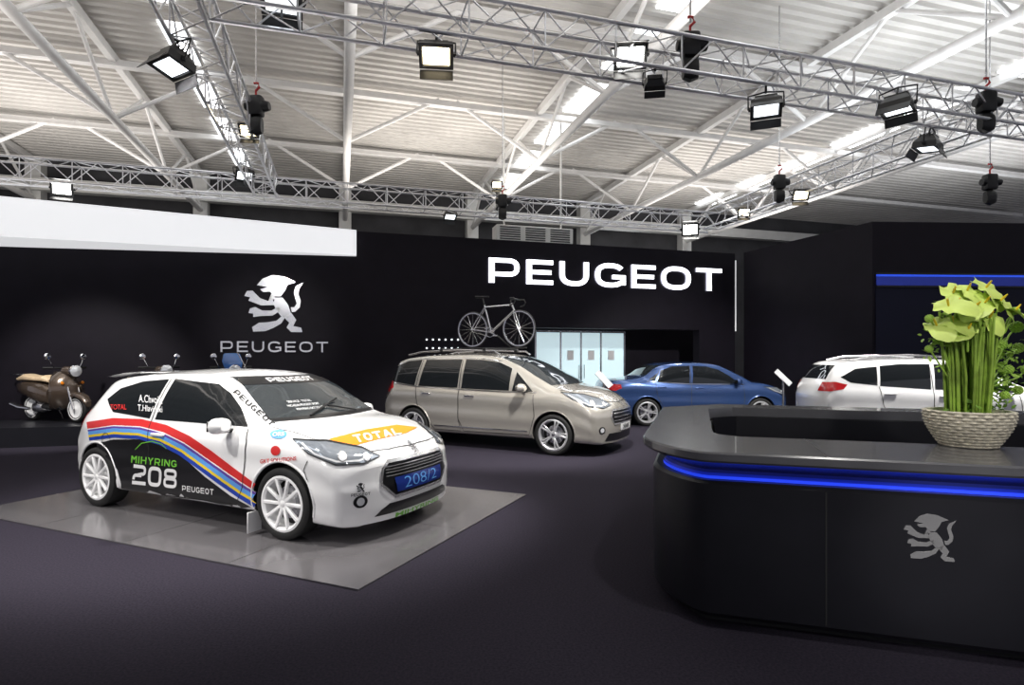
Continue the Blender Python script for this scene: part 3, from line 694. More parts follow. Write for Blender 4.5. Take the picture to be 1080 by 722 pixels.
for sy in (-1, 1):
    b = MB(); b.path([(.1, sy*.58, 1.50), (0, sy*.59, 1.565), (-.6, sy*.60, 1.595), (-1.2, sy*.58, 1.575), (-1.5, sy*.57, 1.51)], .017, 8); b.build('roof_rail', M['satin'], c4.root)
# ------------------------------------------------------------------ bicycle
def bicycle(loc, yaw):
    r = empty('bicycle', loc, yaw, 'dark road bicycle with drop handlebars standing on the minivan roof carrier', 'bicycle')
    R = .335
    for x in (-.50, .50):
        w = MB(); n = 48
        w.lathe([(R+.012*math.cos(a), .012*math.sin(a)) for a in [2*PI*k/8 for k in range(8)]], n, axis='Y', close=True)
        o = w.build('wheel', M['rubber'], r); o.location = (x, 0, R+.012)
        s = MB(); s.lathe([(R-.03, -.009), (R-.006, -.01), (R-.006, .01), (R-.03, .009)], n, axis='Y', close=True); s.build('rim', M['satin'], o)
        s = MB()
        for k in range(16):
            a = 2*PI*k/16; s.tube((0, .02*(-1)**k, 0), ((R-.03)*math.cos(a), 0, (R-.03)*math.sin(a)), .0022, 4)
        s.tube((0, -.05, 0), (0, .05, 0), .016, 8); s.build('spokes', M['satin'], o)
    z = R+.012
    bb, seat, head_t, head_b = (-.09, 0, z-.06), (-.24, 0, z+.46), (.34, 0, z+.47), (.40, 0, z+.33)
    f = MB()
    f.tube(bb, seat, .019, 8); f.tube(bb, head_b, .024, 8); f.tube((-.225, 0, z+.42), (.35, 0, z+.44), .019, 8); f.tube(head_t, head_b, .022, 8)
    for sy in (-1, 1):
        f.tube((-.09, sy*.03, z-.06), (-.50, sy*.06, z), .010, 6); f.tube((-.225, sy*.02, z+.42), (-.50, sy*.06, z), .009, 6)
    f.build('frame', M['satin'], r)
    f = MB()
    for sy in (-1, 1): f.path([(.40, sy*.03, z+.33), (.43, sy*.05, z+.2), (.50, sy*.055, z)], .011, 6)
    f.build('fork', M['satin'], r)
    f = MB(); f.tube(seat, (-.275, 0, z+.60), .014, 8); f.build('seat_post', M['black'], r)
    f = MB(); f.loft([(-.41, .065, z+.60, z+.645), (-.34, .07, z+.60, z+.64), (-.25, .03, z+.605, z+.635), (-.14, .018, z+.60, z+.63)], 12); f.build('saddle', M['black'], r)
    f = MB(); f.tube(head_t, (.325, 0, z+.53), .014, 8); f.tube((.325, 0, z+.53), (.42, 0, z+.55), .014, 8); f.tube((.42, -.2, z+.55), (.42, .2, z+.55), .013, 8)
    for sy in (-1, 1): f.path([(.42, sy*.2, z+.55), (.50, sy*.21, z+.55), (.53, sy*.21, z+.50), (.50, sy*.21, z+.44), (.42, sy*.21, z+.42)], .013, 8)
    f.build('handlebar', M['black'], r)
    f = MB(); f.lathe([(.085, -.05), (.095, -.05), (.095, -.044), (.085, -.044)], 32, Matrix.Translation((-.09, 0, z-.06)), 'Y', True)
    f.tube((-.09, -.05, z-.06), (.06, -.055, z-.13), .010, 6); f.tube((-.09, .05, z-.06), (-.24, .055, z+.01), .010, 6)
    f.box((.06, -.10, z-.13), (.09, .07, .02), None, .004, 1); f.box((-.24, .10, z+.01), (.09, .07, .02), None, .004, 1); f.build('crankset', M['satin'], r)
    f = MB(); f.tube((-.09, -.047, z+.03), (-.5, -.047, z+.035), .005, 4); f.tube((-.09, -.047, z-.15), (-.5, -.047, z-.035), .005, 4); f.build('chain', M['satin'], r)
bicycle(c2.M @ Vector((BX, BY, 1.742)), math.atan2(-.464, .886))
# ------------------------------------------------------------------ scooters
def scooter(loc, yaw, paint, label, screen=False):
    r = empty('motor_scooter', loc, yaw, label, 'scooter', 'motor scooters on the left plinth')
    R = .25
    for x in (-.58, .66):
        w = MB(); w.lathe([(.15, -.05), (.17, -.06), (R-.02, -.055), (R, -.03), (R, .03), (R-.02, .055), (.17, .06), (.15, .05)], 36, axis='Y')
        o = w.build('tire', M['rubber'], r); o.location = (x, 0, R)
        w = MB()
        for sy in (-1, 1): w.lathe([(.195, sy*.062), (.155, sy*.054), (.12, sy*.04), (.05, sy*.055), (0, sy*.06)], 30, axis='Y')
        w.build('rim', M['rimwhite'], o)
    b = MB(); b.loft([(-1.0, .05, .62, .68), (-.92, .11, .50, .74), (-.68, .16, .46, .77), (-.38, .17, .34, .77), (-.14, .16, .30, .72), (-.05, .12, .32, .64)], 18); b.build('rear_body', paint, r)
    b = MB(); b.loft([(-.15, .15, .24, .33), (.1, .17, .22, .29), (.38, .16, .23, .33)], 14); b.build('footboard', M['black'], r)
    b = MB()
    prof = [(.34, .20, .26), (.42, .27, .38), (.47, .30, .55), (.46, .29, .72), (.40, .22, .86), (.36, .12, .95)]
    rows = []
    for off in (0, .05):
        for x, w_, z in prof:
            rows.append([b.bm.verts.new((x+off*.6-.16*abs(t)**2+off, w_*t, z)) for t in (-1, -.75, -.5, -.25, 0, .25, .5, .75, 1)])
    n = len(prof)
    for base in (0, n):
        for i in range(n-1):
            for j in range(8): b.bm.faces.new((rows[base+i][j], rows[base+i][j+1], rows[base+i+1][j+1], rows[base+i+1][j]))
    for i in range(n-1):
        for j in (0, 8): b.bm.faces.new((rows[i][j], rows[i+1][j], rows[n+i+1][j], rows[n+i][j]))
    for i in (0, n-1):
        for j in range(8): b.bm.faces.new((rows[i][j], rows[i][j+1], rows[n+i][j+1], rows[n+i][j]))
    b.build('leg_shield', paint, r)
    b = MB(); b.loft([(.42, .07, .36, .47), (.53, .10, .43, .56), (.68, .105, .47, .57), (.84, .09, .41, .51), (.94, .05, .30, .40)], 14); b.build('front_fender', paint, r)
    b = MB(); b.tube((.45, .09, .82), (.66, .09, R), .02, 8); b.tube((.45, -.09, .82), (.66, -.09, R), .02, 8); b.build('fork', M['chrome'], r)
    b = MB(); b.loft([(-.94, .11, .76, .83), (-.72, .16, .76, .90), (-.47, .16, .76, .86), (-.37, .15, .76, .84), (-.15, .15, .74, .88), (-.06, .09, .73, .80)], 16); b.build('seat', M['tan'], r)
    b = MB(); b.loft([(.28, .06, .92, 1.0), (.36, .12, .88, 1.05), (.46, .11, .87, 1.05), (.54, .08, .88, 1.03)], 14); b.build('handlebar_cowl', paint, r)
    b = MB(); b.path([(.28, -.36, 1.02), (.34, -.2, 1.02), (.38, 0, 1.0), (.34, .2, 1.02), (.28, .36, 1.02)], .016, 8)
    for sy in (-1, 1): b.tube((.28, sy*.38, 1.02), (.33, sy*.24, 1.02), .024, 8)
    b.build('handlebar', M['black'], r)
    b = MB(); b.lathe([(.105, .02), (.115, 0), (.095, -.06), (0, -.08)], 24, Matrix.Translation((.58, 0, .96)), 'X'); b.build('headlight', M['chrome'], r)
    b = MB(); b.lathe([(0, .045), (.05, .038), (.105, .02)], 24, Matrix.Translation((.58, 0, .96)), 'X'); b.build('headlight_lens', M['headin'], r)
    for sy in (-1, 1):
        b = MB(); b.path([(.34, sy*.22, 1.0), (.34, sy*.27, 1.10), (.32, sy*.30, 1.18)], .007, 6); b.lathe([(0, -.012), (.05, -.010), (.062, 0), (.05, .012), (0, .016)], 20, Matrix.Translation((.32, sy*.32, 1.23)), 'X'); b.build('mirror', M['chrome'], r)
        b = MB(); b.lathe([(0, .02), (.025, .015), (.03, 0), (0, -.02)], 12, Matrix.Translation((.50, sy*.18, .74)), 'X'); b.build('turn_signal', M['orange'], r)
    b = MB(); b.path([(-.45, -.17, .24), (-.70, -.18, .26), (-.95, -.18, .32)], [.03, .05, .045], 10); b.build('exhaust', M['chrome'], r)
    b = MB(); b.path([(-.72, -.12, .84), (-.95, -.12, .88), (-1.10, -.10, .88), (-1.10, .10, .88), (-.95, .12, .88), (-.72, .12, .84)], .012, 6); b.build('rear_rack', M['chrome'], r)
    b = MB(); b.loft([(-1.02, .05, .55, .62), (-1.0, .06, .53, .64), (-.96, .06, .53, .64)], 12); b.build('tail_light', M['taillamp'], r)
    b = MB(); b.path([(-.1, .1, .28), (-.12, .2, .1), (-.15, .24, .012)], .012, 6); b.build('kick_stand', M['chrome'], r)
    b = MB(); b.loft([(-.50, .10, .16, .36), (-.36, .15, .15, .37), (-.20, .14, .17, .35), (-.14, .08, .2, .32)], 12); b.build('engine', M['satin'], r)
    if screen:
        b = MB(); b.loft([(.44, .16, 1.0, 1.04), (.40, .19, 1.12, 1.16), (.34, .15, 1.26, 1.30)], 14); b.build('wind_screen', M['scblue'], r)
PZ = .34
scooter((-8.72, 11.1, PZ), math.radians(-20), M['scbrown'], 'bronze retro scooter with tan seat at the left end of the plinth')
scooter((-7.25, 11.75, PZ), math.radians(-35), M['scbrown'], 'dark scooter whose handlebars show above the rally car roof')
scooter((-5.75, 11.75, PZ), math.radians(-50), M['scblue'], 'blue scooter with windscreen showing behind the rally car roof', True)
# ------------------------------------------------------------------ setting
b = MB(); b.box((0, 12, -.05), (80, 70, .1)); solo(b, 'floor', M['carpet'], kind='structure', loc=(0, 12, -.1))
C0 = Vector((-1.021, 3.869, 0)); R0 = Vector((.160, 6.563, 0)); nL = Vector((-.916, .4015, 0))*4.857
root = empty('floor_panel', C0+(R0-C0)/2+nL/2, 0, 'large grey satin floor panel beneath the white rally car', 'floor panel')
b = MB(); pts = [C0, C0+nL, R0+nL, R0]
b.prism([(p.x, p.y) for p in pts[::-1]], (0, 0, .001), (1, 0, 0), (0, 1, 0), .011); b.build('panel_sheet', M['panel'], root, False, root.location)
e1 = (R0-C0); e1n = e1.normalized(); nn = nL.normalized()
for t in (1/4, 1/2, 3/4):
    b = MB(); p = C0+nL*t; b.quad(*[q+Vector((0, 0, .0125)) for q in (p-nn*.003, p+nn*.003, p+nn*.003+e1, p-nn*.003+e1)]); b.build('panel_joint', M['seam'], root, False, root.location)
b = MB(); p = C0+e1*.5; b.quad(*[q+Vector((0, 0, .0125)) for q in (p-e1n*.003, p+e1n*.003, p+e1n*.003+nL, p-e1n*.003+nL)])
b.build('panel_joint', M['seam'], root, False, root.location)
du = Vector((CT, ST, 0)); dv = Vector((-ST, CT, 0))
WV = 13.92; WH = 4.47
def wallbox(name, u0, u1, z0, z1, v0=WV, th=.3, m='standwall'):
    b = MB(); b.prism([(u0, v0), (u1, v0), (u1, v0+th), (u0, v0+th)], (0, 0, z0), (CT, ST, 0), (-ST, CT, 0), z1-z0)
    return solo(b, name, M[m], kind='structure', smooth=False)
wallbox('wall_back_left', -9.0, 4.27, 0, WH)
wallbox('wall_back_header', 4.27, 9.45, 2.31, WH)
wallbox('wall_back_right', 9.45, 10.6, 0, WH)
wallbox('wall_recess', 3.4, 11.5, 0, 3.2, 15.6, .1)
wallbox('wall_recess_side', 3.6, 4.27, 0, 3.2, WV+.3, 1.4)
GV = 15.45
root = empty('door_1', uv(6.58, GV, 0), TH); root['kind'] = 'structure'
b = MB(); b.box((0, .02, 1.16), (2.74, .02, 2.30)); b.build('door_glass', M['frost'], root, False)
b = MB()
for x in (-1.37, -.62, .0, .62, 1.37): b.box((x, 0, 1.16), (.05, .05, 2.30))
b.box((0, 0, 2.29), (2.8, .05, .06)); b.box((0, 0, .05), (2.8, .05, .1)); b.build('door_frame', M['satin'], root, False)
for x in (-.08, .08, -.9):
    b = MB(); b.tube((x, -.06, .95), (x, -.06, 1.35), .015, 8); b.build('door_handle', M['chrome'], root)
for x in (-.32, .32, .95):
    b = MB(); b.box((x, 0.0, 1.62), (.2, .012, .28)); b.build('door_notice', M['white'], root, False)
RB = [Vector((6.45, 16.2, 0)), Vector((7.74, 12.5, 0)), Vector((16.5, 12.9, 0)), Vector((16.5, 16.4, 0))]
b = MB(); b.prism([(p.x, p.y) for p in RB], (0, 0, 0), (1, 0, 0), (0, 1, 0), WH); solo(b, 'wall_right', M['standwall'], kind='structure', smooth=False)
d1 = (RB[2]-RB[1]).normalized(); n1 = Vector((d1.y, -d1.x, 0))
q0 = RB[1]+n1*.01+d1*.06
b = MB(); b.prism([(0, 1.0), (8.4, 1.0), (8.4, 3.05), (0, 3.05)], q0, d1, (0, 0, 1), .015); solo(b, 'trim_1', M['wallglow'], kind='structure', smooth=False)  # panel coloured as the blue glow beneath the light strip
root = empty('blue_light_strip', q0+d1*3+Vector((0, 0, 3.05)), 0, 'glowing blue light strip along the black wall at the right', 'light strip')
b = MB(); b.prism([(0, 3.10), (8.3, 3.10), (8.3, 3.30), (0, 3.30)], q0+n1*.02, d1, (0, 0, 1), .02); b.build('glow_band', M['glowsoft'], root, False, root.location)  # dim emissive band painting the glow under the line
b = MB(); b.prism([(0, 3.29), (8.3, 3.29), (8.3, 3.33), (0, 3.33)], q0+n1*.02, d1, (0, 0, 1), .03); b.build('light_line', M['ledline'], root, False, root.location)
for z0, z1 in ((3.06, 3.09), (3.34, 3.37)):
    b = MB(); b.prism([(0, z0), (8.3, z0), (8.3, z1), (0, z1)], q0+n1*.02, d1, (0, 0, 1), .04); b.build('strip_rail', M['black'], root, False, root.location)
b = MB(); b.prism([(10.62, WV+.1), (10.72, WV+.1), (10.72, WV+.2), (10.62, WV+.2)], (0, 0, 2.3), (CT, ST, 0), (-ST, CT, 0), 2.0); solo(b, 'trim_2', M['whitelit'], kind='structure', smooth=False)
A0 = Vector((-3.55, 13.28, 0)); A1 = Vector((-9.28, 10.45, 0)); A2 = A1+(A1-A0)*.6
b = MB()
def slab(P, zl, zh, back):
    return [b.bm.verts.new(Vector((P.x, P.y, zl))), b.bm.verts.new(Vector((P.x, P.y, zh))), b.bm.verts.new(Vector((P.x-ST*back, P.y+CT*back, zh))), b.bm.verts.new(Vector((P.x-ST*back, P.y+CT*back, zl)))]
s0 = slab(A0, 3.88, 4.46, .12); s1 = slab(A1, 3.73, 4.46, 1.1); s2 = slab(A2, 3.65, 4.46, 1.6)
for a, c in ((s0, s1), (s1, s2)):
    for k in range(4): b.bm.faces.new((a[k], a[(k+1) % 4], c[(k+1) % 4], c[k]))
b.bm.faces.new(s0); b.bm.faces.new(s2[::-1])
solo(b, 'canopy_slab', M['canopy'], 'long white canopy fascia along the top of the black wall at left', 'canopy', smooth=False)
p0 = G(95, 469)
b = MB(); q = p0; b.prism([(-7, 0), (4.6, 0), (4.6, 1.55), (-7, 1.55)], (q.x, q.y, 0), du, dv, PZ)
solo(b, 'scooter_plinth', M['counter'], 'low black plinth along the wall carrying the scooters', 'plinth', smooth=False)
def lion(p0, ex, ey, size, th):
    b = MB(); s = size/103
    for i, P in enumerate(LION):
        P = [(x*s, y*s) for x, y in P]
        area = sum(P[k][0]*P[(k+1) % len(P)][1]-P[(k+1) % len(P)][0]*P[k][1] for k in range(len(P)))
        if area < 0: P = P[::-1]
        exv, eyv = Vector(ex), Vector(ey); nrm = exv.cross(eyv).normalized(); pp = Vector(p0)
        base = [b.bm.verts.new(pp+exv*x+eyv*y) for x, y in P]
        top = [b.bm.verts.new(pp+exv*x+eyv*y+nrm*th*.2) for x, y in P]
        for k in range(len(P)):
            j = (k+1) % len(P); b.bm.faces.new((base[k], base[j], top[j], top[k]))
        f = b.bm.faces.new(top)
        bmesh.ops.inset_region(b.bm, faces=[f], thickness=size*.042, depth=th*.8*(1+.06*i), use_even_offset=False)
    return b
P = ray_plane(258, 350, uv(0, WV-.02), dv)
solo(lion(P, du, (0, 0, 1), 1.27, .07), 'wall_emblem', M['silver'], 'large chrome lion emblem mounted on the black wall', 'emblem', smooth=False)
def lettering(name, txt, bl, br_, hgt, m, th, label, cat, side=None, t=.17, w=1.1, gap=.20):
    bl, br_ = Vector(bl), Vector(br_); ex = (br_-bl).normalized(); L = (br_-bl).length
    nrm = ex.cross(Vector((0, 0, 1)))
    root = empty(name, bl, 0, label, cat)
    rel = {'E': .88, 'P': .98, 'T': 1.0, 'U': 1.0, 'G': 1.08, 'O': 1.12}
    tot = sum(w*rel[ch] for ch in txt)+gap*(len(txt)-1); sc = L/tot; x = 0
    for ch in txt:
        wd = w*rel[ch]; bm = wide_letter(ch, wd, t)
        for v in bm.verts: v.co = ex*((x+v.co.x)*sc)+Vector((0, 0, v.co.y*hgt))
        r = bmesh.ops.extrude_face_region(bm, geom=bm.faces[:])
        bmesh.ops.translate(bm, vec=nrm*th, verts=[g for g in r['geom'] if isinstance(g, bmesh.types.BMVert)])
        mb = MB(); mb.bm.free(); mb.bm = bm
        o = mb.build('letter', [m] if side is None else [m, side], root, False)
        if side is not None:
            for p in o.data.polygons:
                if abs(p.normal.dot(nrm)) < .5: p.material_index = 1
        x += wd+gap
    return root
wp = lambda x, y: ray_plane(x, y, uv(0, WV-.02), dv)
bl, br_ = wp(515, 298), wp(760, 307); br_.z = bl.z
lettering('illuminated_sign', 'PEUGEOT', bl, br_, .61, M['letter'], .06, 'large glowing white lettering high on the black wall above the doors', 'sign', M['letterside'], .20, 1.12, .24)
bl, br_ = wp(233, 371), wp(346, 371); br_.z = bl.z
lettering('chrome_lettering', 'PEUGEOT', bl, br_, .235, M['silver'], .05, 'chrome wall lettering below the large lion emblem', 'sign', None, .17, 1.15, .36)
root = empty('light_dot_panel', wp(466, 363), 0, 'small grid of white light dots on the black wall behind the minivan', 'light panel')
for j in range(2):
    for i in range(6):
        b = MB(); c = wp(450+6.6*i, 358+9*j); b.tube(c, c-dv*.02, .020, 10); b.build('light_dot', M['lens_soft'], root, origin=root.location)
def info_stand(px, py, Y, label, rz):
    p = at(px, py, Y); r = empty('info_stand', (p.x, p.y, 0), rz, label, 'info stand')
    b = MB(); b.box((0, 0, .01), (.32, .32, .02), None, .006, 1); b.build('base', M['satin'], r)
    b = MB(); b.tube((0, 0, .02), (0, 0, p.z), .025, 10); b.build('post', M['satin'], r)
    b = MB(); b.box((0, 0, p.z+.02), (.15, .02, .40), Matrix.Rotation(math.radians(-30), 3, 'X') @ Matrix.Rotation(math.radians(-34), 3, 'Y'), .006, 1); b.build('board', M['rimsilver'], r)
info_stand(637, 401, 11.6, 'pale tilted info board on a post between minivan and sedan', .3)
info_stand(826, 399, 12.0, 'pale tilted info board on a post between sedan and crossover', .3)
# ------------------------------------------------------------------ counter
ux = Vector((.953, -.303, 0)); vx = Vector((.303, .953, 0)); O = Vector((.709, 3.397, 0)); TOP = 1.02
NC = 9
def outline(i, L=4.3, D=3.62):
    rx, ry = .42, .64
    arc = []
    for k in range(NC):
        a = PI+PI/2*k/(NC-1); e = 2/1.55
        c, s = math.cos(a), math.sin(a)
        arc.append((rx+(rx-i)*math.copysign(abs(c)**e, c), ry+(ry-i)*math.copysign(abs(s)**e, s)))
    return arc+[(1.1, i), (2.2, i), (L-.35, i), (L-i, .4), (L-i, D-.4), (L-.35, D-i), (2.2, D-i), (.6, D-i), (i, D-.6)]
def inner(a, bq, L=4.3, D=3.62):
    arc = []
    for k in range(NC):
        t = PI+PI/2*k/(NC-1); arc.append((a+.22+.22*math.cos(t), bq+.22+.22*math.sin(t)))
    return arc+[(1.2, bq), (2.2, bq), (L-a-.2, bq), (L-a, bq+.2), (L-a, D-.65), (L-a-.2, D-.45), (2.2, D-.45), (a+.25, D-.45), (a, D-.7)]
def ringwall(b, loops, upto=None):
    V = [[b.bm.verts.new(O+ux*x+vx*y+Vector((0, 0, z))) for x, y in p] for p, z in loops]
    for A, Bq in zip(V, V[1:]):
        n = len(A)
        for k in range(n if upto is None else upto): b.bm.faces.new((A[k], A[(k+1) % n], Bq[(k+1) % n], Bq[k]))
root = empty('reception_counter', O+ux*2.15+vx*1.8, 0, 'dark island reception counter with blue underglow and lion emblem', 'counter')
b = MB(); ringwall(b, [(outline(.15), .896), (outline(.01), .960), (outline(0), .972), (outline(0), 1.010), (outline(.010), TOP), (inner(.46, .74), TOP), (inner(.47, .75), .95), (inner(.47, .75), .915)]); b.build('counter_top', M['countertop'], root, True, root.location, 25)
b = MB(); ringwall(b, [(outline(.10), .06), (outline(.07), .09), (outline(.07), .825), (outline(.09), .845), (outline(.16), .845)]); b.build('front_panel', M['counter'], root, True, root.location, 25)
b = MB(); ringwall(b, [(inner(.50, .78), .0), (inner(.50, .78), .93)]); b.build('inner_panel', M['counter'], root, True, root.location, 25)
b = MB(); ringwall(b, [(outline(.135), .846), (outline(.135), .863)], NC+3); b.build('light_line', M['led'], root, True, root.location, 25)
b = MB(); ringwall(b, [(outline(.142), .861), (outline(.142), .880)], NC+3); b.build('recess_glow', M['glowmid'], root, True, root.location, 25)  # recess wall made emissive to imitate glow from the light line
b = MB(); ringwall(b, [(outline(.15), .878), (outline(.15), .900)], NC+3); b.build('recess_glow', M['glowdim'], root, True, root.location, 25)  # upper recess wall, the same imitated glow fading out
b = MB(); ringwall(b, [(outline(.20), 0), (outline(.20), .10)]); b.build('plinth', M['black'], root, True, root.location, 25)
xx = 1.02
b = MB(); b.prism([(-.004, 0), (.004, 0), (.004, .735), (-.004, .735)], O+ux*xx+vx*.01+Vector((0, 0, TOP+.0005)), ux, vx, .001); b.build('panel_joint', M['seam'], root, False, root.location)
b = MB(); b.prism([(-.004, .10), (.004, .10), (.004, .82), (-.004, .82)], O+ux*xx+vx*.069, ux, (0, 0, 1), .002); b.build('panel_joint', M['seam'], root, False, root.location)
pe = ray_plane(953, 588, O+vx*.07, vx)
lion(pe, ux, (0, 0, 1), .24, .014).build('emblem', M['silver'], root, False, root.location)
# ------------------------------------------------------------------ plant
pp = G(1021, 470, TOP)
root = empty('potted_plant', (pp.x, pp.y, TOP+.002), 0, 'lime flower arrangement with upright reeds in woven wicker pot on the counter', 'plant')
prof = [(0, 0), (.13, 0)]; NR = 12
for k in range(NR):
    t = k/(NR-1); z = .007+.20*t; r = .145+.080*math.sin(t*PI*.52)
    prof += [(r-.002, z-.007), (r+.004, z), (r-.002, z+.007)]
prof += [(.20, .214), (.195, .17), (0, .17)]
b = MB(); b.lathe(prof, 120)
for v in b.bm.verts:
    r = math.hypot(v.co.x, v.co.y)
    if r > .14 and v.co.z < .21:
        a = math.atan2(v.co.y, v.co.x); row = round((v.co.z-.007)/.20*(NR-1))
        k = 1+.020*math.sin(20*a+row*PI); v.co.x *= k; v.co.y *= k
b.build('pot', M['wicker'], root, ang=70)
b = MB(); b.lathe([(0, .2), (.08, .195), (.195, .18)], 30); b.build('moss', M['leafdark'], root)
b = MB()
for k in range(95):
    a = random.random()*2*PI; r = .13*math.sqrt(random.random()); h = .46+.17*random.random()
    x, y = r*math.cos(a)-.01, r*math.sin(a)
    b.path([(x*.85, y*.85, .18), (x+random.uniform(-.012, .012), y, .18+h*.5), (x*1.05+random.uniform(-.02, .02), y*1.05, .18+h)], .0068, 6)
b.build('reed_bundle', M['stem'], root)
def petal(s, R, loc, name, m, seed):
    rnd = random.Random(seed)
    bm = bmesh.new(); nr, na = 6, 28; rows = []
    f1, f2 = rnd.uniform(0, 6), rnd.uniform(0, 6)
    for i in range(nr+1):
        t = i/nr; ring = []
        for k in range(na):
            a = 2*PI*k/na
            rr = s*t*(.62+.34*max(0, math.cos(a))**2+.10*math.cos(2*a)-.20*math.exp(-(((a+PI) % (2*PI)-0)/.4)**2)+.03*math.sin(7*a+f1)*t)
            x, y = rr*math.cos(a)*1.2, rr*math.sin(a)*1.1
            z = .10*(y*y)/s+s*t*t*(.08*math.sin(5*a+f1)+.05*math.sin(9*a+f2))-.35*max(0, x)**2/s
            ring.append(bm.verts.new((x, y, z)))
        rows.append(ring)
    for p, q in zip(rows, rows[1:]):
        for k in range(na): bm.faces.new((p[k], p[(k+1) % na], q[(k+1) % na], q[k]))
    bmesh.ops.remove_doubles(bm, verts=bm.verts, dist=1e-5)
    mb = MB(); mb.bm.free(); mb.bm = bm
    o = mb.build(name, m, root, mtx=R.to_4x4(), ang=80); o.location = loc; return o
px2 = 3.43/F
fl = [(984, 320, .11, .6, -.5), (1006, 304, .11, .9, -.2), (1036, 299, .12, .8, .2), (1054, 326, .14, .5, .45), (1028, 316, .11, 1.0, 0), (1000, 318, .10, .9, -.3), (992, 338, .09, .7, -.3), (1042, 345, .09, .6, .3), (980, 340, .10, .5, -.6), (1019, 332, .09, .9, .1), (1018, 302, .10, .7, 0), (1012, 322, .09, 1.0, .2), (1044, 314, .11, .8, .4), (1034, 332, .09, .9, -.1), (1004, 346, .08, .7, 0)]
for k, (x, y, s, tx, ty) in enumerate(fl):
    lx = (x-1021)*px2; lz = (470-y)*px2*.99; ly = random.uniform(-.12, .05)
    R = Matrix.Rotation(random.uniform(-PI*.9, -PI*.1), 3, 'Z'); T = Matrix.Rotation(tx*.85, 3, 'X') @ Matrix.Rotation(ty, 3, 'Y')
    o = petal(s, T @ R, (lx, ly, lz), 'flower', M['flower'], k)
    sb = MB(); sb.path([(lx*.4, ly*.4, .6), (lx*.8, ly*.8, lz-.12), (lx, ly, lz)], .006, 6); sb.build('flower_stem', M['leaf'], root)
    sx = MB(); d_ = (T @ Vector((0, 0, 1)))*.05; sx.path([Vector((0, 0, 0)), d_*.6, d_], [.006, .007, .004], 6); sx.build('spadix', M['yellow'], o)
for (x, y, r) in ((1064, 343, .036), (1071, 365, .032), (1053, 362, .032), (986, 356, .030), (1075, 388, .030), (1059, 388, .028), (1068, 410, .028), (974, 334, .026), (1050, 415, .026), (978, 366, .024), (1062, 326, .024)):
    lx = (x-1021)*px2; lz = (470-y)*px2; b = MB(); ly = random.uniform(-.08, 0)
    b.ball((0, 0, 0), r*.8, 2)
    for k in range(60):
        z_ = 1-2*(k+.5)/60; a = k*2.4; q = math.sqrt(1-z_*z_); b.ball((q*math.cos(a)*r*.82, q*math.sin(a)*r*.82, z_*r*.82), r*.20, 1)
    o = b.build('flower_head', M['leaf'], root); o.location = (lx, ly, lz)
    sb = MB(); sb.path([(lx*.35, ly*.4, .35), (lx*.85, ly*.8, lz-.05), (lx, ly, lz)], .005, 6); sb.build('flower_stem', M['leaf'], root)
def bunch(px, py, n, spr, name, m, sz, drop=0):
    lx = (px-1021)*px2; lz = (470-py)*px2; b = MB()
    for k in range(n):
        dz = -abs(random.gauss(0, drop)) if drop else 0
        p = Vector((random.gauss(lx, spr), random.gauss(-.02, spr), random.gauss(lz, spr)+dz))
        Q = Quaternion(Vector((random.random()-.5, random.random()-.5, random.random()-.5)).normalized(), random.uniform(0, 3)).to_matrix()
        s = sz*random.uniform(.6, 1.1)
        vs = [b.bm.verts.new(p+Q @ Vector(w)*s) for w in ((-1, 0, 0), (-.3, .45, .1), (.5, .35, .08), (1, 0, -.1), (.5, -.35, .08), (-.3, -.45, .1))]
        b.bm.faces.new(vs)
    b.build(name, m, root, False)
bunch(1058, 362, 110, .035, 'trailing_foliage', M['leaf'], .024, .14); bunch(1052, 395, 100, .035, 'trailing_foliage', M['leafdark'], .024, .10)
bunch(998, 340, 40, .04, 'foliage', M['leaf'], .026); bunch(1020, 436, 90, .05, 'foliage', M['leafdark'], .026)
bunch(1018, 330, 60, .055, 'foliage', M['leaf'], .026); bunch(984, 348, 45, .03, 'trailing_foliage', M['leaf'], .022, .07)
# ------------------------------------------------------------------ hall roof
b = MB(); pr = []
v = -8.0; pitch = .30; RZ = 9.0
while v < 27:
    for dvv, dz in ((0, 0), (.12, 0), (.15, .085), (.26, .085), (.29, 0)): pr.append((v+dvv, RZ+dz+.0))
    v += pitch
lo = [b.bm.verts.new(uv(-34, a, z)) for a, z in pr]; hi = [b.bm.verts.new(uv(40, a, z)) for a, z in pr]
for i in range(len(pr)-1): b.bm.faces.new((lo[i], hi[i], hi[i+1], lo[i+1]))
solo(b, 'ceiling', M['roof'], kind='structure', smooth=False, loc=uv(0, 10, RZ))
b = MB(); b.prism([(-34, 26), (40, 26), (40, 26.3), (-34, 26.3)], (0, 0, 0), du, dv, 9.1); solo(b, 'wall_back', M['hallwall'], kind='structure', smooth=False)
for i, (u0, w_) in enumerate(((-3.9, .55), (6.4, .8), (16.4, .9))):
    b = MB()
    for k in range(9):
        v0 = 1.0+k*2.7; b.prism([(u0, v0), (u0+w_, v0), (u0+w_, v0+1.9), (u0, v0+1.9)], (0, 0, RZ-.04), du, dv, .03)
    solo(b, 'window_%d' % (i+1), M['sky'], kind='structure', smooth=False)
b = MB(); b.box(uv(12.9, 25.95, 6.3), (2.2, .05, 1.0), Matrix.Rotation(TH, 3, 'Z')); solo(b, 'window_4', M['sky'], kind='structure', smooth=False)
for i, u in enumerate((-16.4, -10.9, -5.35, .15, 5.65, 11.1, 16.6)):
    b = MB(); b.prism([(u-.25, 25.5), (u+.25, 25.5), (u+.25, 26), (u-.25, 26)], (0, 0, 0), du, dv, 9.0); solo(b, 'trim_%d' % (i+3), M['hallwhite'], kind='structure', smooth=False)
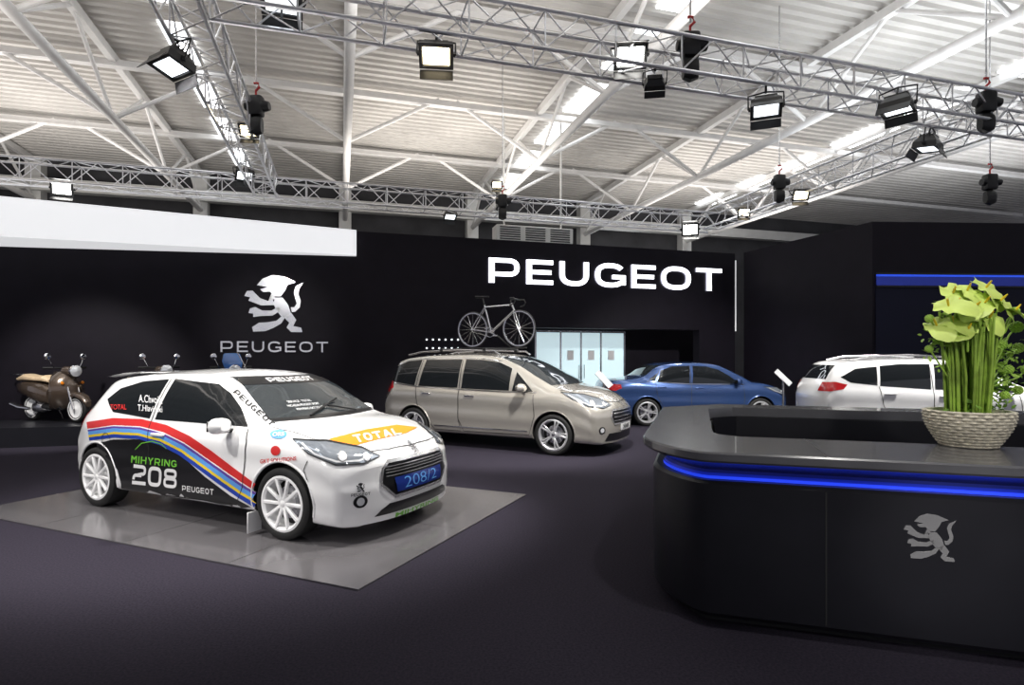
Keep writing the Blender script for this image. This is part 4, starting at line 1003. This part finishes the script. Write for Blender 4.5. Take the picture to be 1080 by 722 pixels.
b = MB(); b.prism([(-34, 25.3), (40, 25.3), (40, 25.7), (-34, 25.7)], (0, 0, 7.7), du, dv, .45); solo(b, 'trim_10', M['hallwhite'], kind='structure', smooth=False)
ords = ['first', 'second', 'third', 'fourth', 'fifth', 'sixth']
for i, u in enumerate((-10.9, -5.35, .15, 5.65, 11.1, 16.6)):
    loc = uv(u, 13, 7.4)
    root = empty('roof_truss', loc, 0, 'white tubular roof truss running away under the ceiling, %s from left' % ords[i], 'roof truss', 'white roof trusses')
    zl, zh = 7.4, 8.85
    b = MB(); b.tube(uv(u, -2, zl), uv(u, 25.6, zl), .11, 10); b.build('bottom_chord', M['steelwhite'], root, origin=loc)
    b = MB(); b.box(uv(u, 11.8, zh), (.16, 27.6, .2), Matrix.Rotation(TH, 3, 'Z')); b.build('top_chord', M['steelwhite'], root, False, origin=loc)
    b = MB(); v = -2.0
    while v < 25:
        b.tube(uv(u, v, zl), uv(u, v+2.3, zh), .05, 8); b.tube(uv(u, v+2.3, zh), uv(u, v+4.6, zl), .05, 8); v += 4.6
    b.build('web_bracing', M['steelwhite'], root, origin=loc)
    v = 2.6
    while v < 25:
        for s in (-1, 1):
            b = MB(); b.tube(uv(u, v, zl), uv(u+s*2.5, v, zh), .055, 8); b.build('side_strut', M['steelwhite'], root, origin=loc)
        v += 4.6
for i, v in enumerate((7.2, 11.8, 16.4, 21.0)):
    loc = uv(3, v, 8.7)
    root = empty('roof_purlin', loc, 0, 'white steel purlin beam crossing the hall ceiling, %s from the front' % ords[i], 'roof beam', 'white roof purlins')
    b = MB(); b.box(uv(3, v, 8.75), (60, .12, .14), Matrix.Rotation(TH, 3, 'Z')); b.build('web', M['steelwhite'], root, False, origin=loc)
    b = MB(); b.box(uv(3, v, 8.67), (60, .2, .03), Matrix.Rotation(TH, 3, 'Z')); b.build('flange', M['steelwhite'], root, False, origin=loc)
# ------------------------------------------------------------------ lighting rig
TZ = 5.1
def truss(p, q, label, w=.42):
    p, q = Vector(p), Vector(q); d = (q-p).normalized(); L = (q-p).length; s = Vector((d.y, -d.x, 0)); up = Vector((0, 0, 1)); h = w/2
    loc = (p+q)/2; root = empty('lighting_truss', loc, 0, label, 'truss', 'aluminium lighting trusses')
    cs = [s*h+up*h, -s*h+up*h, -s*h-up*h, s*h-up*h]
    for c in cs:
        b = MB(); b.tube(p+c, q+c, .024, 8); b.build('chord', M['alu'], root, origin=loc)
    n = max(1, round(L/w)); st = L/n
    for k in range(4):
        a, c = cs[k], cs[(k+1) % 4]; b = MB()
        for i in range(n):
            x0, x1 = p+d*st*i, p+d*st*(i+1)
            a_, c_ = (c, a) if i % 2 else (a, c)
            b.tube(x0+a_, x1+c_, .010, 6)
            if i % 2 == 0: b.tube(x0+a, x0+c, .010, 6)
        b.build('lattice', M['alu'], root, origin=loc)
truss(uv(-1.5, 1.0, TZ), uv(-1.5, 13.0, TZ), 'aluminium lighting truss running from overhead left toward the back')
truss(uv(-10, 13.25, TZ), uv(9.4, 13.25, TZ), 'long aluminium lighting truss above the black back wall')
truss(uv(-1.25, 6.15, TZ), uv(16, 6.15, TZ), 'aluminium lighting truss crossing the top of the view to the right')
truss(uv(9.2, 6.4, TZ), uv(9.2, 13.0, TZ), 'aluminium lighting truss on the right running back toward the glowing lettering')
_fc = {}
def flood(pos, target, lens, label, s=.36, drop=.35):
    pos = Vector(pos); q = (Vector(target)-pos).to_track_quat('-Z', 'Y')
    root = empty('flood_light', pos, 0, label, 'flood light', 'flood lights on the rig', q)
    if not _fc:
        b = MB()
        prof = [(-.5, -.38), (.5, -.38), (.5, .38), (-.5, .38)]
        A = [b.bm.verts.new((x, y, 0)) for x, y in prof]; B2 = [b.bm.verts.new((x*.95, y*.95, .22)) for x, y in prof]; C2 = [b.bm.verts.new((x*.55, y*.5, .5)) for x, y in prof]
        I1 = [b.bm.verts.new((x*.82, y*.78, 0)) for x, y in prof]; I2 = [b.bm.verts.new((x*.78, y*.72, .05)) for x, y in prof]
        for P_, Q_ in ((A, B2), (B2, C2), (A, I1), (I1, I2)):
            for k in range(4): b.bm.faces.new((P_[k], P_[(k+1) % 4], Q_[(k+1) % 4], Q_[k]))
        b.bm.faces.new(I2); b.bm.faces.new(C2)
        for k in range(5): b.box((0, -.2+.1*k, .42), (.7, .02, .2))
        o = b.build('housing', M['black'], None, False); _fc['housing'] = o.data; bpy.data.objects.remove(o)
        b = MB(); b.box((0, 0, .035), (.76, .52, .02), None, .008, 1); o = b.build('lens', M['lens_on']); _fc['lens_on'] = o.data; bpy.data.objects.remove(o)
        b = MB(); b.path([(-.56, 0, .15), (-.56, 0, .75), (0, 0, .85), (.56, 0, .75), (.56, 0, .15)], .03, 6); b.box((-.53, 0, .15), (.06, .1, .1)); b.box((.53, 0, .15), (.06, .1, .1)); o = b.build('yoke', M['black'], None, False); _fc['yoke'] = o.data; bpy.data.objects.remove(o)
        b = MB(); b.box((0, 0, 0), (.98, .015, .30)); o = b.build('barn_door', M['black'], None, False); _fc['barn'] = o.data; bpy.data.objects.remove(o)
        for nm in ('lens_soft', 'lens_warm'):
            m2 = _fc['lens_on'].copy(); m2.materials[0] = M[nm]; _fc[nm] = m2
    for nm, key in (('housing', 'housing'), ('lens', lens), ('yoke', 'yoke')):
        o = link(nm, _fc[key], root); o.scale = (s, s, s)
    for sg in (-1, 1):
        o = link('barn_door', _fc['barn'], root); o.scale = (s, s, s); o.location = (0, sg*(.40*s+.03), -.13*s); o.rotation_euler = (sg*math.radians(24), 0, 0)
    b = MB(); top = Vector((pos.x, pos.y, min(TZ-.15, pos.z+drop))); cl = q.inverted() @ (top-pos)
    b.tube(Vector((0, 0, .8*s)), cl, .015, 6); b.build('clamp', M['black'], root)
    return root
FL = [(180, 72, 6.1, 'lens_soft', (-4.2, 5.0, 0), 'black flood light below the upper left truss', .40),
      (297, 6, 5.9, 'lens_soft', (-1.9, 4.6, 0), 'black flood light cut by the top edge of the picture', .40),
      (460, 60, 6.1, 'lens_warm', (-.5, 3.2, 0), 'warm glowing flood light at top centre hanging alone', .36),
      (665, 60, 6.7, 'lens_on', (.9, 2.0, 0), 'brilliant flood light at the middle of the front truss', .38),
      (690, 92, 6.8, 'lens_soft', (2.5, 12, 0), 'small black lamp hanging below the brilliant flood light', .24),
      (808, 117, 7.1, 'lens_soft', (2.4, 5.3, 0), 'flood light with pale face right of the chain hoist', .36),
      (946, 117, 7.5, 'lens_soft', (4.4, 7.0, 0), 'black flood light on the front truss near the right', .38),
      (978, 158, 9.0, 'lens_soft', (6.0, 9.5, 0), 'flat black flood light below the right truss', .42),
      (262, 138, 8.8, 'lens_warm', (-3.0, 3, 0), 'small glowing flood light midway along the left truss', .28),
      (258, 186, 11.5, 'lens_soft', (-3.0, 8, 0), 'small flood light where left truss meets back truss', .34),
      (65, 199, 11.2, 'lens_on', (-4, 2.0, 1), 'bright flood light at the far left of the back truss', .36),
      (475, 229, 13.6, 'lens_soft', (-.5, 11, 0), 'small flood light on the back truss above the lettering', .30),
      (524, 195, 13.4, 'lens_warm', (0, 5, 0), 'small warm lamp above the middle of the back truss', .24),
      (728, 242, 14.6, 'lens_on', (1.5, 2, 1), 'bright flood light at the right end of the back truss', .42),
      (785, 224, 13.6, 'lens_warm', (4, 5, 0), 'small pale lamp on the right truss near its far end', .28),
      (845, 206, 11.8, 'lens_warm', (5, 6, 0), 'pale flood light midway along the right truss', .32)]
for px, py, Y, ln, tg, lb, s in FL:
    flood(at(px, py, Y), tg, ln, lb, s)
def hoist(px, py, Y, label):
    p = at(px, py, Y); r = empty('chain_hoist', p, 0, label, 'chain hoist', 'chain hoists of the rig')
    b = MB(); b.box((0, 0, 0), (.22, .17, .30), None, .04, 2); b.lathe([(0, -.18), (.06, -.18), (.08, -.11), (.08, .11), (.06, .18), (0, .18)], 16, Matrix.Translation((.02, 0, 0)), 'X'); b.build('motor_body', M['black'], r)
    b = MB(); b.loft([(-.09, .06, -.40, -.17), (0, .08, -.44, -.15), (.09, .06, -.40, -.17)], 12); b.build('chain_bag', M['black'], r)
    b = MB(); b.path([(0, 0, .15), (0, 0, .23), (.05, 0, .28), (.03, 0, .34), (-.03, 0, .34)], .018, 8); b.build('hook', M['red'], r)
    b = MB(); b.tube((0, 0, .28), (0, 0, 8.8-p.z), .012, 6); b.build('chain', M['satin'], r)
hoist(728, 48, 6.95, 'black chain hoist beside the brilliant flood light on the front truss')
hoist(1040, 108, 8.2, 'black chain hoist at the right end of the front truss')
hoist(822, 192, 12.0, 'black chain hoist with red hook on the right truss')
hoist(1044, 192, 11.0, 'black chain hoist with red hook near the right picture edge')
hoist(270, 112, 8.6, 'black chain hoist above the left truss')
hoist(530, 212, 13.3, 'black chain hoist on the middle of the back truss')
p = at(562, 249, 17.5); root = empty('ventilation_unit', (p.x, p.y, p.z-.25), TH, 'white ventilation unit above the black wall over the glowing lettering', 'ventilation unit')
b = MB(); b.box((0, 0, .25), (2.4, .5, .48), None, .02, 1); b.build('housing', M['hallwhite'], root)
for k in range(3):
    b = MB()
    for j in range(6): b.box((-.78+.78*k, -.255, .08+.068*j), (.62, .02, .03))
    b.build('grille', M['black'], root, False)
for x in (-.9, .9):
    b = MB(); b.tube((x, 0, .48), (x, 0, 9.0-p.z+.2), .03, 8); b.build('hanger', M['hallwhite'], root)
# ------------------------------------------------------------------ lights
def spot(pos, tgt, e, ang=60, blend=.6, rad=.15, col=(1, .97, .93)):
    l = bpy.data.lights.new('rig_and_fill_spot', 'SPOT'); l.energy = e; l.spot_size = math.radians(ang); l.spot_blend = blend; l.shadow_soft_size = rad; l.color = col
    o = bpy.data.objects.new('rig_and_fill_spot', l); COL.objects.link(o); o.location = pos; o.rotation_euler = (Vector(tgt)-Vector(pos)).to_track_quat('-Z', 'Y').to_euler()
spot(uv(-1.0, 5.2, 4.6), (-2.8, 6.0, .4), 620, 75)
spot(uv(2.0, 5.4, 4.6), (-1.8, 5.6, .4), 820, 60)
spot((-5.0, 3.0, 4.7), (-3.2, 6.0, .4), 760, 60)
spot((-3.6, .4, 3.2), (-3.0, 5.6, .5), 270, 50, 1.0, .5)  # unseen low fill added to whiten the rally car's near side
spot(uv(3.0, 6.4, 4.7), (0, 10.3, .5), 1500, 60)
spot(uv(6.5, 6.4, 4.7), (1.2, 10.2, .5), 900, 60)
spot(uv(7.0, 6.4, 4.7), (4.6, 13.8, .5), 1600, 60)
spot(uv(9.5, 6.0, 4.7), (7.0, 10.2, .8), 1200, 65)
spot(uv(8.6, 12.5, 4.7), (4.4, 13.8, .6), 400, 70)
spot((-7.6, 7.6, 4.7), (-8.4, 11.2, .8), 1100, 50)  # extra spot added to brighten the scooters
spot((2.0, 2.0, 5.0), (2.2, 4.0, 1.0), 200, 80)  # extra spot added over the counter and plant
spot((1.2, -1.6, 4.2), (2.6, 3.3, 1.2), 380, 34)  # unseen spot added in front to lift counter and pot
spot((1.6, -1.2, 2.6), (2.28, 2.95, .57), 420, 13, .8)  # unseen narrow spot added to bring out the counter emblem
spot((-3.4, 6.0, 4.5), (-5.3, 12.9, 2.3), 1300, 26, 1.0)  # narrow spot added to brighten the wall emblem
def area(pos, tgt, e, sx, sy, col=(1, 1, 1)):
    l = bpy.data.lights.new('ceiling_fill', 'AREA'); l.shape = 'RECTANGLE'; l.size = sx; l.size_y = sy; l.energy = e; l.color = col
    o = bpy.data.objects.new('ceiling_fill', l); COL.objects.link(o); o.location = pos; o.rotation_euler = (Vector(tgt)-Vector(pos)).to_track_quat('-Z', 'Y').to_euler()
for p, c in ((uv(-8, 9, 5.9), (1, .94, .88)), (uv(3, 7, 5.9), (1, .97, .93)), (uv(13, 9, 5.9), (.93, .97, 1)), (uv(3, 18, 5.9), (1, .94, .87)), (uv(-9, 19, 5.9), (1, .95, .9)), (uv(14, 19, 5.9), (1, .95, .9)), (uv(22, 14, 5.9), (.95, .97, 1))):
    area(p, (p.x, p.y, 9), 340, 6, 5, c)  # unseen upward fills added to brighten the ceiling
w = bpy.data.worlds.new('hall_air'); SC.world = w; w.use_nodes = True
w.node_tree.nodes['Background'].inputs['Color'].default_value = (.88, .88, 1, 1); w.node_tree.nodes['Background'].inputs['Strength'].default_value = .42
SC.view_settings.view_transform = 'Standard'
# ------------------------------------------------------------------ camera
cd = bpy.data.cameras.new('camera'); cam = bpy.data.objects.new('camera', cd); COL.objects.link(cam)
cam.location = CAM; cam.rotation_euler = (PI/2, 0, 0); cd.sensor_width = 36; cd.lens = F/1080*36; cd.shift_y = (YH-361)/1080; cd.clip_end = 200
SC.camera = cam
